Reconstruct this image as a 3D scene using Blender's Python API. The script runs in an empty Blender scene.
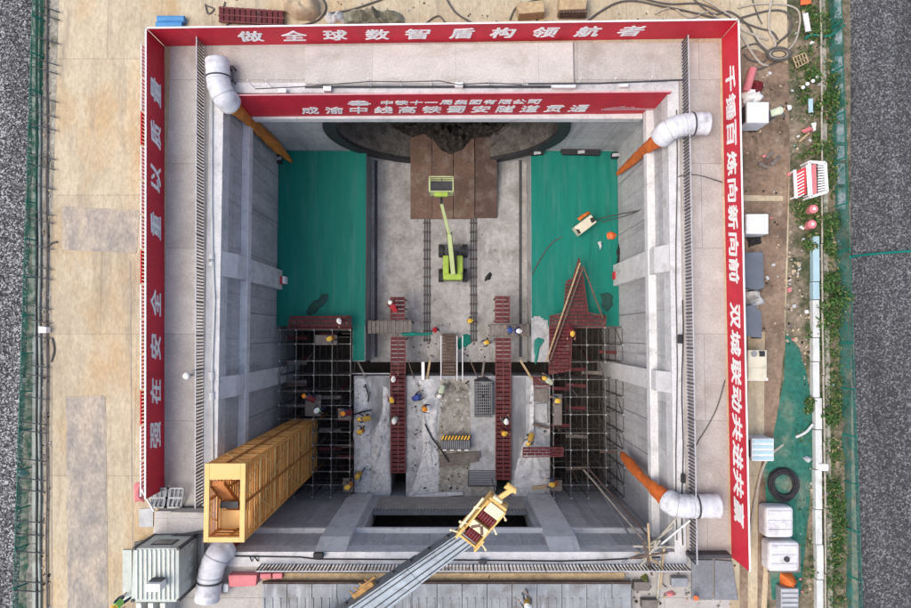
import bpy, math, random
from mathutils import Vector, Matrix, noise
random.seed(7)
R = math.radians
scene = bpy.context.scene
col = scene.collection

# ------------------------------------------------------------------ camera, sky, sun, exposure
H = 32.0                      # flying height of the drone above the yard
FPX = 640.0                   # focal length in photograph pixels (911 wide)
TILT = R(2.68)
CX, CY = 455.5, 304.0
cam_d = bpy.data.cameras.new('camera')
cam_d.sensor_width = 36.0
cam_d.lens = 36.0 * FPX / 911.0
cam_d.clip_end = 2000
cam_d.clip_start = 0.1
cam = bpy.data.objects.new('camera', cam_d)
cam.location = (0, 0, H)
cam.rotation_euler = (TILT, 0, 0)
col.objects.link(cam)
scene.camera = cam

SUN_EL, SUN_AZ = R(62), R(-112)        # azimuth measured from +Y, clockwise
world = bpy.data.worlds.new('World')
scene.world = world
world.use_nodes = True
wn = world.node_tree.nodes
wl = world.node_tree.links
bg = wn['Background']
sky = wn.new('ShaderNodeTexSky')
sky.sky_type = 'NISHITA'
sky.sun_disc = False
sky.sun_elevation = SUN_EL
sky.sun_rotation = SUN_AZ
sky.air_density = 1.0
sky.dust_density = 4.0
sky.ozone_density = 0.6
wl.new(sky.outputs[0], bg.inputs['Color'])
bg.inputs['Strength'].default_value = 0.15
sun_d = bpy.data.lights.new('sun', 'SUN')
sun_d.energy = 0.8
sun_d.angle = R(40)
sun_d.color = (1.0, 0.96, 0.9)
sun = bpy.data.objects.new('sun', sun_d)
sun_dir = Vector((math.sin(SUN_AZ) * math.cos(SUN_EL), math.cos(SUN_AZ) * math.cos(SUN_EL), math.sin(SUN_EL)))
sun.rotation_euler = sun_dir.to_track_quat('Z', 'Y').to_euler()
sun.location = sun_dir * 80
col.objects.link(sun)
scene.view_settings.view_transform = 'Standard'
scene.view_settings.look = 'None'
scene.view_settings.exposure = 0.80
scene.view_settings.gamma = 1.0
scene.view_settings.use_curve_mapping = False

# ------------------------------------------------------------------ helpers
_c, _s = math.cos(TILT), math.sin(TILT)


def at(px, py, z=0.0):
    """the point at height z that the photograph shows at pixel (px, py)"""
    dx, dy = (px - CX) / FPX, (CY - py) / FPX
    t = (z - H) / (dy * _s - _c)
    return Vector((dx * t, (dy * _c + _s) * t, z))


def mpp(z):
    return (H - z) / FPX


class MB:
    def __init__(self):
        self.v, self.f, self.mi = [], [], []
        self.m = 0

    def face(self, pts):
        n = len(self.v)
        self.v += [Vector(p) for p in pts]
        self.f.append(list(range(n, n + len(pts))))
        self.mi.append(self.m)

    def _faces(self, vs, fs):
        n = len(self.v)
        self.v += [Vector(p) for p in vs]
        for q in fs:
            self.f.append([n + i for i in q])
            self.mi.append(self.m)

    def prism(self, pts, z0, z1):
        pts = [Vector((p[0], p[1])) for p in pts]
        a = sum(pts[i].x * pts[(i + 1) % len(pts)].y - pts[(i + 1) % len(pts)].x * pts[i].y for i in range(len(pts)))
        if a < 0:
            pts = pts[::-1]
        n = len(pts)
        vs = [(p.x, p.y, z0) for p in pts] + [(p.x, p.y, z1) for p in pts]
        fs = [list(range(n - 1, -1, -1)), list(range(n, 2 * n))]
        fs += [[i, (i + 1) % n, n + (i + 1) % n, n + i] for i in range(n)]
        self._faces(vs, fs)
        return self

    def pxprism(self, pxs, z1, z0):
        return self.prism([at(x, y, z1) for x, y in pxs], z0, z1)

    def pxbox(self, x0, y0, x1, y1, z1, z0):
        return self.pxprism([(x0, y0), (x1, y0), (x1, y1), (x0, y1)], z1, z0)

    def sheet(self, pxs, z):
        pts = [at(x, y, z) for x, y in pxs]
        a = sum(pts[i].x * pts[(i + 1) % len(pts)].y - pts[(i + 1) % len(pts)].x * pts[i].y for i in range(len(pts)))
        self.face(pts if a > 0 else pts[::-1])
        return self

    def box(self, x0, x1, y0, y1, z0, z1):
        return self.prism([(x0, y0), (x1, y0), (x1, y1), (x0, y1)], z0, z1)

    def obox(self, c, ux, uy, uz):
        c, ux, uy, uz = Vector(c), Vector(ux), Vector(uy), Vector(uz)
        if ux.cross(uy).dot(uz) < 0:
            uz = -uz
        vs = [c + a * ux + b * uy + d * uz for d in (-1, 1) for a, b in ((-1, -1), (1, -1), (1, 1), (-1, 1))]
        self._faces(vs, [[3, 2, 1, 0], [4, 5, 6, 7], [0, 1, 5, 4], [1, 2, 6, 5], [2, 3, 7, 6], [3, 0, 4, 7]])
        return self

    def bar(self, a, b, w, h=None, up=(0, 0, 1)):
        a, b = Vector(a), Vector(b)
        h = w if h is None else h
        d = (b - a)
        if d.length < 1e-6:
            return self
        dn = d.normalized()
        up = Vector(up)
        if abs(dn.dot(up)) > 0.98:
            up = Vector((1, 0, 0)) if abs(dn.x) < 0.9 else Vector((0, 1, 0))
        s = dn.cross(up).normalized()
        u = s.cross(dn).normalized()
        return self.obox((a + b) / 2, d / 2, s * w / 2, u * h / 2)

    def cone(self, a, b, r1, r2, n=10, caps=True):
        a, b = Vector(a), Vector(b)
        d = (b - a).normalized()
        up = Vector((0, 0, 1)) if abs(d.z) < 0.9 else Vector((1, 0, 0))
        s = d.cross(up).normalized()
        u = s.cross(d)
        vs = []
        for p, r in ((a, r1), (b, r2)):
            for k in range(n):
                t = 2 * math.pi * k / n
                vs.append(p + s * (r * math.cos(t)) + u * (r * math.sin(t)))
        fs = [[(k + 1) % n, k, n + k, n + (k + 1) % n] for k in range(n)]
        if caps:
            fs += [list(range(n)), list(range(2 * n - 1, n - 1, -1))]
        self._faces(vs, fs)
        return self

    def tube(self, pts, r, n=6, rs=None, squash=None):
        pts = [Vector(p) for p in pts]
        k = len(pts)
        vs, fs = [], []
        s = None
        for i in range(k):
            d = (pts[min(i + 1, k - 1)] - pts[max(i - 1, 0)]).normalized()
            if s is None:
                up = Vector((0, 0, 1)) if abs(d.z) < 0.9 else Vector((1, 0, 0))
                s = d.cross(up).normalized()
            else:
                s = (s - d * s.dot(d)).normalized()
            u = s.cross(d)
            rr = rs[i] if rs else r
            for j in range(n):
                t = 2 * math.pi * j / n
                vs.append(pts[i] + s * (rr * math.cos(t)) + u * (rr * math.sin(t) * (squash or 1)))
        for i in range(k - 1):
            for j in range(n):
                fs.append([i * n + (j + 1) % n, i * n + j, (i + 1) * n + j, (i + 1) * n + (j + 1) % n])
        fs.append(list(range(n)))
        fs.append(list(range(k * n - 1, (k - 1) * n - 1, -1)))
        self._faces(vs, fs)
        return self

    def ball(self, c, r, sz=1.0, n=10, m=6):
        c = Vector(c)
        vs = [c + Vector((0, 0, r * sz))]
        for i in range(1, m):
            p = math.pi * i / m
            for j in range(n):
                t = 2 * math.pi * j / n
                vs.append(c + Vector((r * math.sin(p) * math.cos(t), r * math.sin(p) * math.sin(t), r * sz * math.cos(p))))
        vs.append(c - Vector((0, 0, r * sz)))
        fs = [[0, 1 + j, 1 + (j + 1) % n] for j in range(n)]
        for i in range(m - 2):
            for j in range(n):
                a, b = 1 + i * n, 1 + (i + 1) * n
                fs.append([a + j, b + j, b + (j + 1) % n, a + (j + 1) % n])
        a = 1 + (m - 2) * n
        fs += [[a + (j + 1) % n, a + j, len(vs) - 1] for j in range(n)]
        self._faces(vs, fs)
        return self

    def build(self, name, mats, parent=None, smooth=False, bevel=0.0):
        me = bpy.data.meshes.new(name)
        off = Vector((0, 0, 0))
        p = parent
        while p is not None:
            off += p.location
            p = p.parent
        me.from_pydata([tuple(v - off) for v in self.v], [], self.f)
        mats = mats if isinstance(mats, (list, tuple)) else [mats]
        for m in mats:
            me.materials.append(m)
        for i, p in enumerate(me.polygons):
            p.material_index = self.mi[i]
            p.use_smooth = smooth
        me.update()
        o = bpy.data.objects.new(name, me)
        col.objects.link(o)
        if parent is not None:
            o.parent = parent
        if bevel:
            b = o.modifiers.new('bevel', 'BEVEL')
            b.width = bevel
            b.segments = 2
            b.limit_method = 'ANGLE'
        return o


def tag(o, label, cat, group=None):
    o['label'] = label
    o['category'] = cat
    if group:
        o['group'] = group
    return o


def thing(name, label, cat, loc=(0, 0, 0), group=None):
    o = bpy.data.objects.new(name, None)
    o.empty_display_size = 0.3
    o.location = loc
    col.objects.link(o)
    return tag(o, label, cat, group)


def struct(o):
    o['kind'] = 'structure'
    return o


def stuff(o):
    o['kind'] = 'stuff'
    return o


def copy_tree(o, parent=None):
    c = o.copy()
    col.objects.link(c)
    c.parent = parent
    for ch in list(o.children):
        copy_tree(ch, c)
    return c


# ------------------------------------------------------------------ materials
MATS = {}


def mat(name, c1, c2=None, scale=1.0, rough=0.85, metal=0.0, detail=8.0, lo=0.35, hi=0.65, stain=None, sscale=0.3,
        slo=0.5, shi=0.75, bump=0.0, bscale=None, stretch=(1, 1, 1), local=False, fine=0.0, fscale=14.0, spec=0.3, streak=None, joints=None):
    m = bpy.data.materials.new(name)
    m.use_nodes = True
    nt = m.node_tree
    N, L = nt.nodes, nt.links
    b = N['Principled BSDF']
    b.inputs['Roughness'].default_value = rough
    b.inputs['Metallic'].default_value = metal
    b.inputs['Specular IOR Level'].default_value = spec
    c2 = c2 or tuple(x * 0.75 for x in c1)
    if local:
        vec = N.new('ShaderNodeTexCoord').outputs['Object']
    else:
        vec = N.new('ShaderNodeNewGeometry').outputs['Position']
    mp = N.new('ShaderNodeMapping')
    mp.inputs['Scale'].default_value = stretch
    L.new(vec, mp.inputs['Vector'])

    def nz(sc, det, off=0.0):
        n = N.new('ShaderNodeTexNoise')
        n.inputs['Scale'].default_value = sc
        n.inputs['Detail'].default_value = det
        n.inputs['Roughness'].default_value = 0.62
        if off:
            ad = N.new('ShaderNodeVectorMath')
            ad.inputs[1].default_value = (off, off * 1.7, off * 0.3)
            L.new(mp.outputs[0], ad.inputs[0])
            L.new(ad.outputs[0], n.inputs['Vector'])
        else:
            L.new(mp.outputs[0], n.inputs['Vector'])
        return n.outputs['Fac']

    r = N.new('ShaderNodeValToRGB')
    r.color_ramp.elements[0].position = lo
    r.color_ramp.elements[0].color = (*c1, 1)
    r.color_ramp.elements[1].position = hi
    r.color_ramp.elements[1].color = (*c2, 1)
    L.new(nz(scale, detail), r.inputs['Fac'])
    out = r.outputs['Color']
    if stain:
        sr = N.new('ShaderNodeValToRGB')
        sr.color_ramp.elements[0].position = slo
        sr.color_ramp.elements[0].color = (0, 0, 0, 1)
        sr.color_ramp.elements[1].position = shi
        sr.color_ramp.elements[1].color = (1, 1, 1, 1)
        L.new(nz(sscale, 6.0, 31.7), sr.inputs['Fac'])
        mx = N.new('ShaderNodeMixRGB')
        L.new(sr.outputs['Color'], mx.inputs['Fac'])
        L.new(out, mx.inputs['Color1'])
        mx.inputs['Color2'].default_value = (*stain, 1)
        out = mx.outputs['Color']
    if streak:
        kc, ksc, kst, klo, khi = streak
        m2 = N.new('ShaderNodeMapping')
        m2.inputs['Scale'].default_value = kst
        m2.inputs['Location'].default_value = (3.3, 7.7, 1.1)
        L.new(vec, m2.inputs['Vector'])
        n2 = N.new('ShaderNodeTexNoise')
        n2.inputs['Scale'].default_value = ksc
        n2.inputs['Detail'].default_value = 7
        n2.inputs['Roughness'].default_value = 0.6
        L.new(m2.outputs[0], n2.inputs['Vector'])
        sr2 = N.new('ShaderNodeMapRange')
        sr2.inputs['From Min'].default_value = klo
        sr2.inputs['From Max'].default_value = khi
        sr2.inputs['To Max'].default_value = 0.85
        L.new(n2.outputs['Fac'], sr2.inputs['Value'])
        mx = N.new('ShaderNodeMixRGB')
        L.new(sr2.outputs[0], mx.inputs['Fac'])
        L.new(out, mx.inputs['Color1'])
        mx.inputs['Color2'].default_value = (*kc, 1)
        out = mx.outputs['Color']
    if fine:
        fr = N.new('ShaderNodeValToRGB')
        fr.color_ramp.elements[0].position = 0.3
        fr.color_ramp.elements[0].color = (1 - fine,) * 3 + (1,)
        fr.color_ramp.elements[1].position = 0.7
        fr.color_ramp.elements[1].color = (1 + fine,) * 3 + (1,)
        L.new(nz(fscale, 3.0, 11.3), fr.inputs['Fac'])
        mx = N.new('ShaderNodeMixRGB')
        mx.blend_type = 'MULTIPLY'
        mx.inputs['Fac'].default_value = 1.0
        L.new(out, mx.inputs['Color1'])
        L.new(fr.outputs['Color'], mx.inputs['Color2'])
        out = mx.outputs['Color']
    if joints:
        wall_like, jw, jh, jm, jc = joints
        sx_ = N.new('ShaderNodeSeparateXYZ')
        L.new(vec, sx_.inputs[0])
        cb_ = N.new('ShaderNodeCombineXYZ')
        if wall_like:
            ad2 = N.new('ShaderNodeMath')
            L.new(sx_.outputs[0], ad2.inputs[0])
            L.new(sx_.outputs[1], ad2.inputs[1])
            L.new(ad2.outputs[0], cb_.inputs[0])
            L.new(sx_.outputs[2], cb_.inputs[1])
        else:
            L.new(sx_.outputs[0], cb_.inputs[0])
            L.new(sx_.outputs[1], cb_.inputs[1])
        bt_ = N.new('ShaderNodeTexBrick')
        bt_.offset = 0.0 if wall_like else 0.35
        bt_.inputs['Scale'].default_value = 1.0
        bt_.inputs['Brick Width'].default_value = jw
        bt_.inputs['Row Height'].default_value = jh
        bt_.inputs['Mortar Size'].default_value = jm
        bt_.inputs['Mortar Smooth'].default_value = 0.3
        bt_.inputs['Color1'].default_value = (1, 1, 1, 1)
        bt_.inputs['Color2'].default_value = (0.88, 0.88, 0.89, 1)
        bt_.inputs['Mortar'].default_value = (jc, jc, jc, 1)
        L.new(cb_.outputs[0], bt_.inputs['Vector'])
        mx = N.new('ShaderNodeMixRGB')
        mx.blend_type = 'MULTIPLY'
        mx.inputs['Fac'].default_value = 1.0
        L.new(out, mx.inputs['Color1'])
        L.new(bt_.outputs['Color'], mx.inputs['Color2'])
        out = mx.outputs['Color']
    L.new(out, b.inputs['Base Color'])
    if bump:
        bp = N.new('ShaderNodeBump')
        bp.inputs['Strength'].default_value = bump
        bp.inputs['Distance'].default_value = 0.05
        L.new(nz(bscale or scale * 4, 6.0, 5.1), bp.inputs['Height'])
        L.new(bp.outputs[0], b.inputs['Normal'])
    MATS[name] = m
    return m


def gravel_mat(name, dark, light, scale):
    m = bpy.data.materials.new(name)
    m.use_nodes = True
    N, L = m.node_tree.nodes, m.node_tree.links
    b = N['Principled BSDF']
    b.inputs['Roughness'].default_value = 0.9
    g = N.new('ShaderNodeNewGeometry')
    v = N.new('ShaderNodeTexVoronoi')
    v.inputs['Scale'].default_value = scale
    L.new(g.outputs['Position'], v.inputs['Vector'])
    sp = N.new('ShaderNodeSeparateColor')
    L.new(v.outputs['Color'], sp.inputs[0])
    r = N.new('ShaderNodeValToRGB')
    e = r.color_ramp.elements
    e[0].position = 0.25
    e[0].color = (*dark, 1)
    e[1].position = 1.0
    e[1].color = (*light, 1)
    k = e.new(0.72)
    k.color = (*[d * 0.68 + l * 0.32 for d, l in zip(dark, light)], 1)
    L.new(sp.outputs[0], r.inputs['Fac'])
    n = N.new('ShaderNodeTexNoise')
    n.inputs['Scale'].default_value = 0.5
    n.inputs['Detail'].default_value = 7
    mpg = N.new('ShaderNodeMapping')
    mpg.inputs['Scale'].default_value = (1.6, 0.22, 1)
    L.new(g.outputs['Position'], mpg.inputs['Vector'])
    L.new(mpg.outputs[0], n.inputs['Vector'])
    rr = N.new('ShaderNodeValToRGB')
    rr.color_ramp.elements[0].position = 0.35
    rr.color_ramp.elements[0].color = (0.72, 0.72, 0.72, 1)
    rr.color_ramp.elements[1].position = 0.65
    rr.color_ramp.elements[1].color = (1.2, 1.2, 1.2, 1)
    L.new(n.outputs['Fac'], rr.inputs['Fac'])
    mx = N.new('ShaderNodeMixRGB')
    mx.blend_type = 'MULTIPLY'
    mx.inputs['Fac'].default_value = 1
    L.new(r.outputs['Color'], mx.inputs['Color1'])
    L.new(rr.outputs['Color'], mx.inputs['Color2'])
    L.new(mx.outputs['Color'], b.inputs['Base Color'])
    MATS[name] = m
    return m


def net_mat(name, c, alpha):
    m = bpy.data.materials.new(name)
    m.use_nodes = True
    N, L = m.node_tree.nodes, m.node_tree.links
    b = N['Principled BSDF']
    b.inputs['Roughness'].default_value = 0.9
    b.inputs['Base Color'].default_value = (*c, 1)
    g = N.new('ShaderNodeNewGeometry')
    n = N.new('ShaderNodeTexNoise')
    n.inputs['Scale'].default_value = 3.0
    n.inputs['Detail'].default_value = 8
    L.new(g.outputs['Position'], n.inputs['Vector'])
    r = N.new('ShaderNodeMapRange')
    r.inputs['From Min'].default_value = 0.35
    r.inputs['From Max'].default_value = 0.65
    r.inputs['To Min'].default_value = alpha - 0.25
    r.inputs['To Max'].default_value = min(1.0, alpha + 0.25)
    L.new(n.outputs['Fac'], r.inputs['Value'])
    L.new(r.outputs[0], b.inputs['Alpha'])
    MATS[name] = m
    return m


YARD = mat('yard_concrete', (0.51, 0.435, 0.305), (0.42, 0.35, 0.24), 0.9, stain=(0.45, 0.31, 0.16), sscale=0.5, slo=0.47, shi=0.72, fine=0.16, fscale=9, bump=0.2, stretch=(1, 0.45, 1), streak=((0.27, 0.225, 0.165), 0.9, (1.6, 0.2, 1), 0.53, 0.73), joints=(False, 5.3, 7.0, 0.02, 0.66))
PATCH = mat('worn_patch', (0.25, 0.225, 0.20), (0.39, 0.335, 0.265), 1.6, lo=0.38, hi=0.64, fine=0.2, fscale=8, stretch=(1, 0.5, 1), streak=((0.43, 0.36, 0.27), 1.1, (1.2, 0.3, 1), 0.54, 0.66))
APRON = mat('apron_concrete', (0.445, 0.42, 0.383), (0.375, 0.352, 0.32), 0.8, stain=(0.30, 0.265, 0.23), sscale=0.55, slo=0.5, shi=0.78, fine=0.12, fscale=10, bump=0.2, streak=((0.52, 0.49, 0.46), 1.5, (1, 0.5, 1), 0.56, 0.75), joints=(False, 6.2, 4.3, 0.018, 0.6))
PLINTH = mat('pale_concrete', (0.53, 0.50, 0.46), (0.45, 0.42, 0.39), 0.8, stain=(0.30, 0.26, 0.20), sscale=0.6, slo=0.53, shi=0.8, fine=0.12, fscale=10, streak=((0.36, 0.33, 0.28), 1.0, (0.35, 1.2, 1), 0.55, 0.75), joints=(False, 4.2, 9.0, 0.015, 0.7))
CAP = mat('capping_concrete', (0.60, 0.595, 0.585), (0.49, 0.485, 0.48), 1.2, fine=0.14, stain=(0.30, 0.29, 0.28), sscale=0.9, slo=0.53, shi=0.78, streak=((0.40, 0.39, 0.37), 2.5, (1, 1, 1), 0.55, 0.7))
WALL = mat('shaft_concrete', (0.49, 0.49, 0.485), (0.40, 0.40, 0.40), 0.7, stain=(0.34, 0.335, 0.33), sscale=0.8, slo=0.5, shi=0.75, fine=0.12, fscale=6, stretch=(1, 1, 0.3), streak=((0.27, 0.265, 0.26), 1.6, (1, 1, 0.08), 0.54, 0.75), joints=(True, 2.4, 1.5, 0.02, 0.6))
BEAM = mat('beam_concrete', (0.64, 0.635, 0.625), (0.54, 0.535, 0.525), 1.0, stain=(0.36, 0.35, 0.34), sscale=1.2, slo=0.54, shi=0.78, fine=0.12, streak=((0.38, 0.37, 0.355), 2.0, (1, 1, 0.25), 0.57, 0.75))
ROAD = gravel_mat('road_chips', (0.015, 0.0153, 0.0165), (0.36, 0.36, 0.355), 15)
ROAD2 = gravel_mat('road_chips_fine', (0.030, 0.0305, 0.032), (0.20, 0.20, 0.195), 15)
DIRT = mat('brown_dirt', (0.205, 0.138, 0.092), (0.26, 0.185, 0.13), 0.8, stain=(0.105, 0.072, 0.05), sscale=0.55, slo=0.47, shi=0.68, fine=0.25, fscale=6, bump=0.6, streak=((0.30, 0.235, 0.165), 1.4, (1.2, 0.4, 1), 0.56, 0.72))
SOIL = mat('dry_soil', (0.26, 0.205, 0.145), (0.125, 0.105, 0.07), 1.6, stain=(0.055, 0.065, 0.03), sscale=0.9, slo=0.46, shi=0.62, fine=0.35, fscale=5, bump=0.8)
GUTTER = mat('gutter_soil', (0.38, 0.36, 0.30), (0.23, 0.215, 0.17), 2.0, stain=(0.11, 0.11, 0.075), sscale=1.4, slo=0.52, shi=0.70, fine=0.3, fscale=7, bump=0.6)
GNET = mat('green_dust_net', (0.0, 0.165, 0.122), (0.0, 0.14, 0.104), 0.9, rough=0.7, fine=0.08, fscale=14, stretch=(2.2, 0.22, 1), bump=0.15, bscale=1.5, stain=(0.03, 0.17, 0.14), sscale=0.9, slo=0.52, shi=0.75, streak=((0.0, 0.105, 0.08), 1.3, (2.5, 0.25, 1), 0.6, 0.74))
YNET = mat('green_yard_net', (0.015, 0.12, 0.09), (0.04, 0.14, 0.10), 1.2, stain=(0.20, 0.20, 0.15), sscale=0.7, slo=0.54, shi=0.76, fine=0.25, fscale=5, bump=0.6)
FNET = net_mat('fence_net', (0.02, 0.16, 0.09), 0.68)
FNET2 = net_mat('fence_net_thin', (0.015, 0.13, 0.105), 0.58)
FLOOR = mat('invert_concrete', (0.38, 0.37, 0.355), (0.29, 0.28, 0.268), 0.8, stain=(0.20, 0.185, 0.16), sscale=0.7, slo=0.47, shi=0.72, fine=0.16, fscale=5, bump=0.3, streak=((0.46, 0.45, 0.435), 1.3, (1.2, 0.3, 1), 0.54, 0.72))
SLAB = mat('slab_concrete', (0.40, 0.41, 0.415), (0.31, 0.315, 0.32), 0.9, stain=(0.20, 0.195, 0.19), sscale=0.9, slo=0.5, shi=0.72, fine=0.16, fscale=5, bump=0.3, streak=((0.49, 0.49, 0.49), 2.2, (1, 0.6, 1), 0.56, 0.7))
SLABD = mat('slab_concrete_dark', (0.25, 0.255, 0.265), (0.17, 0.175, 0.18), 1.0, stain=(0.33, 0.335, 0.34), sscale=1.2, slo=0.52, shi=0.7, fine=0.2, fscale=4, stretch=(1, 0.3, 1))
MUDPIT = mat('pit_mud', (0.26, 0.24, 0.205), (0.34, 0.32, 0.28), 1.3, stain=(0.13, 0.12, 0.09), sscale=1.2, slo=0.5, shi=0.72, fine=0.3, fscale=4, bump=0.8)
SHOT = mat('grout_spill', (0.61, 0.61, 0.61), (0.49, 0.495, 0.50), 1.4, stain=(0.29, 0.29, 0.29), sscale=3.0, slo=0.56, shi=0.70, fine=0.18, fscale=5, bump=1.0, bscale=4)
DEEP = mat('deep_mud_shade', (0.032, 0.028, 0.024), (0.055, 0.048, 0.04), 1.5, fine=0.3, bump=0.8)  # dark mud of the pit; also carries the shade of the wall recess
MUCK = mat('tunnel_muck', (0.018, 0.015, 0.012), (0.075, 0.063, 0.048), 3.2, lo=0.42, hi=0.72, fine=0.5, fscale=3.5, bump=1.0)
LINING = mat('segment_concrete', (0.16, 0.142, 0.125), (0.10, 0.09, 0.078), 1.4, stain=(0.055, 0.048, 0.04), sscale=1.2, slo=0.46, shi=0.68, fine=0.3, fscale=5, bump=0.8)
RINGM = mat('black_ring_steel', (0.020, 0.020, 0.022), (0.035, 0.035, 0.038), 2.0, rough=0.6)
RUSTP = mat('rusty_plate', (0.155, 0.092, 0.064), (0.112, 0.068, 0.05), 0.9, rough=0.75, stain=(0.21, 0.165, 0.135), sscale=1.1, slo=0.52, shi=0.74, fine=0.2, fscale=7, streak=((0.08, 0.052, 0.042), 1.6, (1.5, 0.4, 1), 0.55, 0.72))
RUSTD = mat('dark_rusty_plate', (0.105, 0.064, 0.047), (0.07, 0.045, 0.036), 0.9, rough=0.75, stain=(0.18, 0.145, 0.12), sscale=0.9, slo=0.53, shi=0.74, fine=0.2, fscale=7)
RED = mat('banner_red', (0.56, 0.022, 0.044), (0.50, 0.019, 0.038), 0.6, rough=0.55, fine=0.08, fscale=3, bump=0.25, bscale=1.2, streak=((0.36, 0.014, 0.028), 1.0, (1.6, 1.6, 0.12), 0.52, 0.8))
WHITE = mat('white_paint', (0.84, 0.83, 0.81), (0.74, 0.73, 0.71), 2.5, rough=0.5)
PINKW = mat('faded_print', (0.66, 0.34, 0.35), (0.56, 0.25, 0.27), 2.0, rough=0.6)
DUCT = mat('duct_skin', (0.64, 0.64, 0.65), (0.50, 0.50, 0.52), 1.6, rough=0.5, stain=(0.30, 0.285, 0.27), sscale=1.5, slo=0.54, shi=0.76, fine=0.1, bump=0.4, bscale=3)
DUCTS = mat('duct_seam', (0.40, 0.40, 0.41), (0.34, 0.34, 0.35), 2.0)
HOSEO = mat('orange_hose', (0.62, 0.23, 0.04), (0.44, 0.14, 0.026), 2.0, rough=0.6, stretch=(1, 1, 0.3), fine=0.25, fscale=4, bump=0.6)
HOSER = mat('red_orange_hose', (0.66, 0.17, 0.035), (0.50, 0.105, 0.022), 2.0, rough=0.6, stretch=(1, 1, 0.3), fine=0.25, fscale=4, bump=0.6)
HOSEB = mat('brick_red_hose', (0.30, 0.05, 0.025), (0.22, 0.035, 0.02), 2.0, rough=0.6, stretch=(1, 1, 0.3), fine=0.2, fscale=4)
ORANGE = mat('tower_orange', (0.74, 0.33, 0.075), (0.60, 0.24, 0.045), 1.5, rough=0.5, fine=0.15, fscale=4)
ORANGEL = mat('tower_light_orange', (0.76, 0.46, 0.17), (0.70, 0.40, 0.13), 1.5, rough=0.5)
TREAD = mat('stair_tread', (0.46, 0.17, 0.035), (0.33, 0.115, 0.025), 2.0, rough=0.6, fine=0.2)
LIME = mat('lime_paint', (0.33, 0.47, 0.06), (0.27, 0.39, 0.05), 2.0, rough=0.45, local=True, stain=(0.16, 0.20, 0.06), sscale=2.5, slo=0.55, shi=0.7)
LIMEP = mat('pale_lime_paint', (0.46, 0.54, 0.25), (0.40, 0.46, 0.22), 2.0, rough=0.45, local=True)
TYRE = mat('tyre_rubber', (0.025, 0.025, 0.027), (0.04, 0.04, 0.042), 3.0, rough=0.8, local=True)
STEEL = mat('grey_steel', (0.30, 0.31, 0.32), (0.22, 0.23, 0.24), 2.0, rough=0.5, metal=0.3)
STEELD = mat('dark_steel', (0.075, 0.075, 0.08), (0.05, 0.05, 0.054), 2.0, rough=0.55, metal=0.3)
TUBE = mat('scaffold_steel', (0.19, 0.185, 0.18), (0.115, 0.11, 0.105), 3.0, rough=0.5, metal=0.3)
TUBED = mat('scaffold_steel_rust_shade', (0.075, 0.066, 0.06), (0.05, 0.044, 0.04), 3.0, rough=0.7)  # darker copy for low tubes: pit shade put in along with rust
NODE = mat('scaffold_node', (0.50, 0.51, 0.52), (0.40, 0.41, 0.42), 3.0, rough=0.4, metal=0.2)
GUARD = mat('guard_bar', (0.055, 0.055, 0.06), (0.09, 0.09, 0.095), 3.0, rough=0.5)
GUARDL = mat('guard_rail_pale', (0.45, 0.45, 0.46), (0.36, 0.36, 0.37), 3.0, rough=0.5)
MAROON = mat('maroon_board', (0.112, 0.017, 0.020), (0.072, 0.012, 0.014), 2.0, rough=0.65, fine=0.3, fscale=5, stain=(0.12, 0.07, 0.06), sscale=2.0, slo=0.56, shi=0.72)
MAROONL = mat('maroon_edge', (0.18, 0.055, 0.052), (0.13, 0.038, 0.038), 2.0, rough=0.65)
PLANK = mat('grey_timber', (0.19, 0.165, 0.145), (0.13, 0.112, 0.10), 2.0, fine=0.2, fscale=6, stretch=(1, 1, 1))
BOARDG = mat('dusty_board', (0.40, 0.375, 0.33), (0.31, 0.29, 0.255), 1.5, stain=(0.22, 0.20, 0.17), sscale=1.5)
WOOD = mat('tan_timber', (0.44, 0.33, 0.19), (0.33, 0.24, 0.14), 2.0, fine=0.2, fscale=6)
KERBG = mat('kerb_pale_green', (0.40, 0.44, 0.38), (0.30, 0.33, 0.28), 1.5, stain=(0.20, 0.20, 0.16), sscale=1.5, slo=0.52, shi=0.72)
STRAW = mat('straw', (0.30, 0.25, 0.12), (0.22, 0.18, 0.085), 3.0)
BAMBOO = mat('pale_pole', (0.40, 0.37, 0.30), (0.28, 0.25, 0.20), 2.5, fine=0.2, fscale=6)
RUSTY = mat('rusty_pole', (0.15, 0.10, 0.075), (0.09, 0.062, 0.05), 2.5, fine=0.2, fscale=6)
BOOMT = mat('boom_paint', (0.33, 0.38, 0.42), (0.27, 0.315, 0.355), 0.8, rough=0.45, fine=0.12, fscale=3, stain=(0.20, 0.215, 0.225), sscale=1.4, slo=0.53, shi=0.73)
BOOM_SHADE = mat('boom_paint_shaded', (0.12, 0.135, 0.155), (0.09, 0.105, 0.12), 0.8, rough=0.5)  # darker copy of the boom paint, shade put into the colour
CRANEY = mat('crane_yellow', (0.70, 0.46, 0.17), (0.58, 0.33, 0.09), 1.6, rough=0.45, fine=0.15, fscale=4)
RUSTGUIDE = mat('rusty_yellow', (0.42, 0.25, 0.08), (0.22, 0.12, 0.05), 3.0, rough=0.7)
CREAM = mat('crane_cream', (0.74, 0.64, 0.42), (0.66, 0.54, 0.33), 2.0, rough=0.45)
SHEAVE = mat('sheave_maroon', (0.14, 0.02, 0.022), (0.12, 0.012, 0.016), 2.0, rough=0.5)
CABIN = mat('cabin_panel', (0.47, 0.51, 0.46), (0.40, 0.435, 0.39), 1.2, rough=0.5, stain=(0.30, 0.30, 0.25), sscale=1.4, slo=0.53, shi=0.78, fine=0.08, streak=((0.34, 0.32, 0.27), 2.5, (1, 1, 0.1), 0.58, 0.75))
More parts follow.
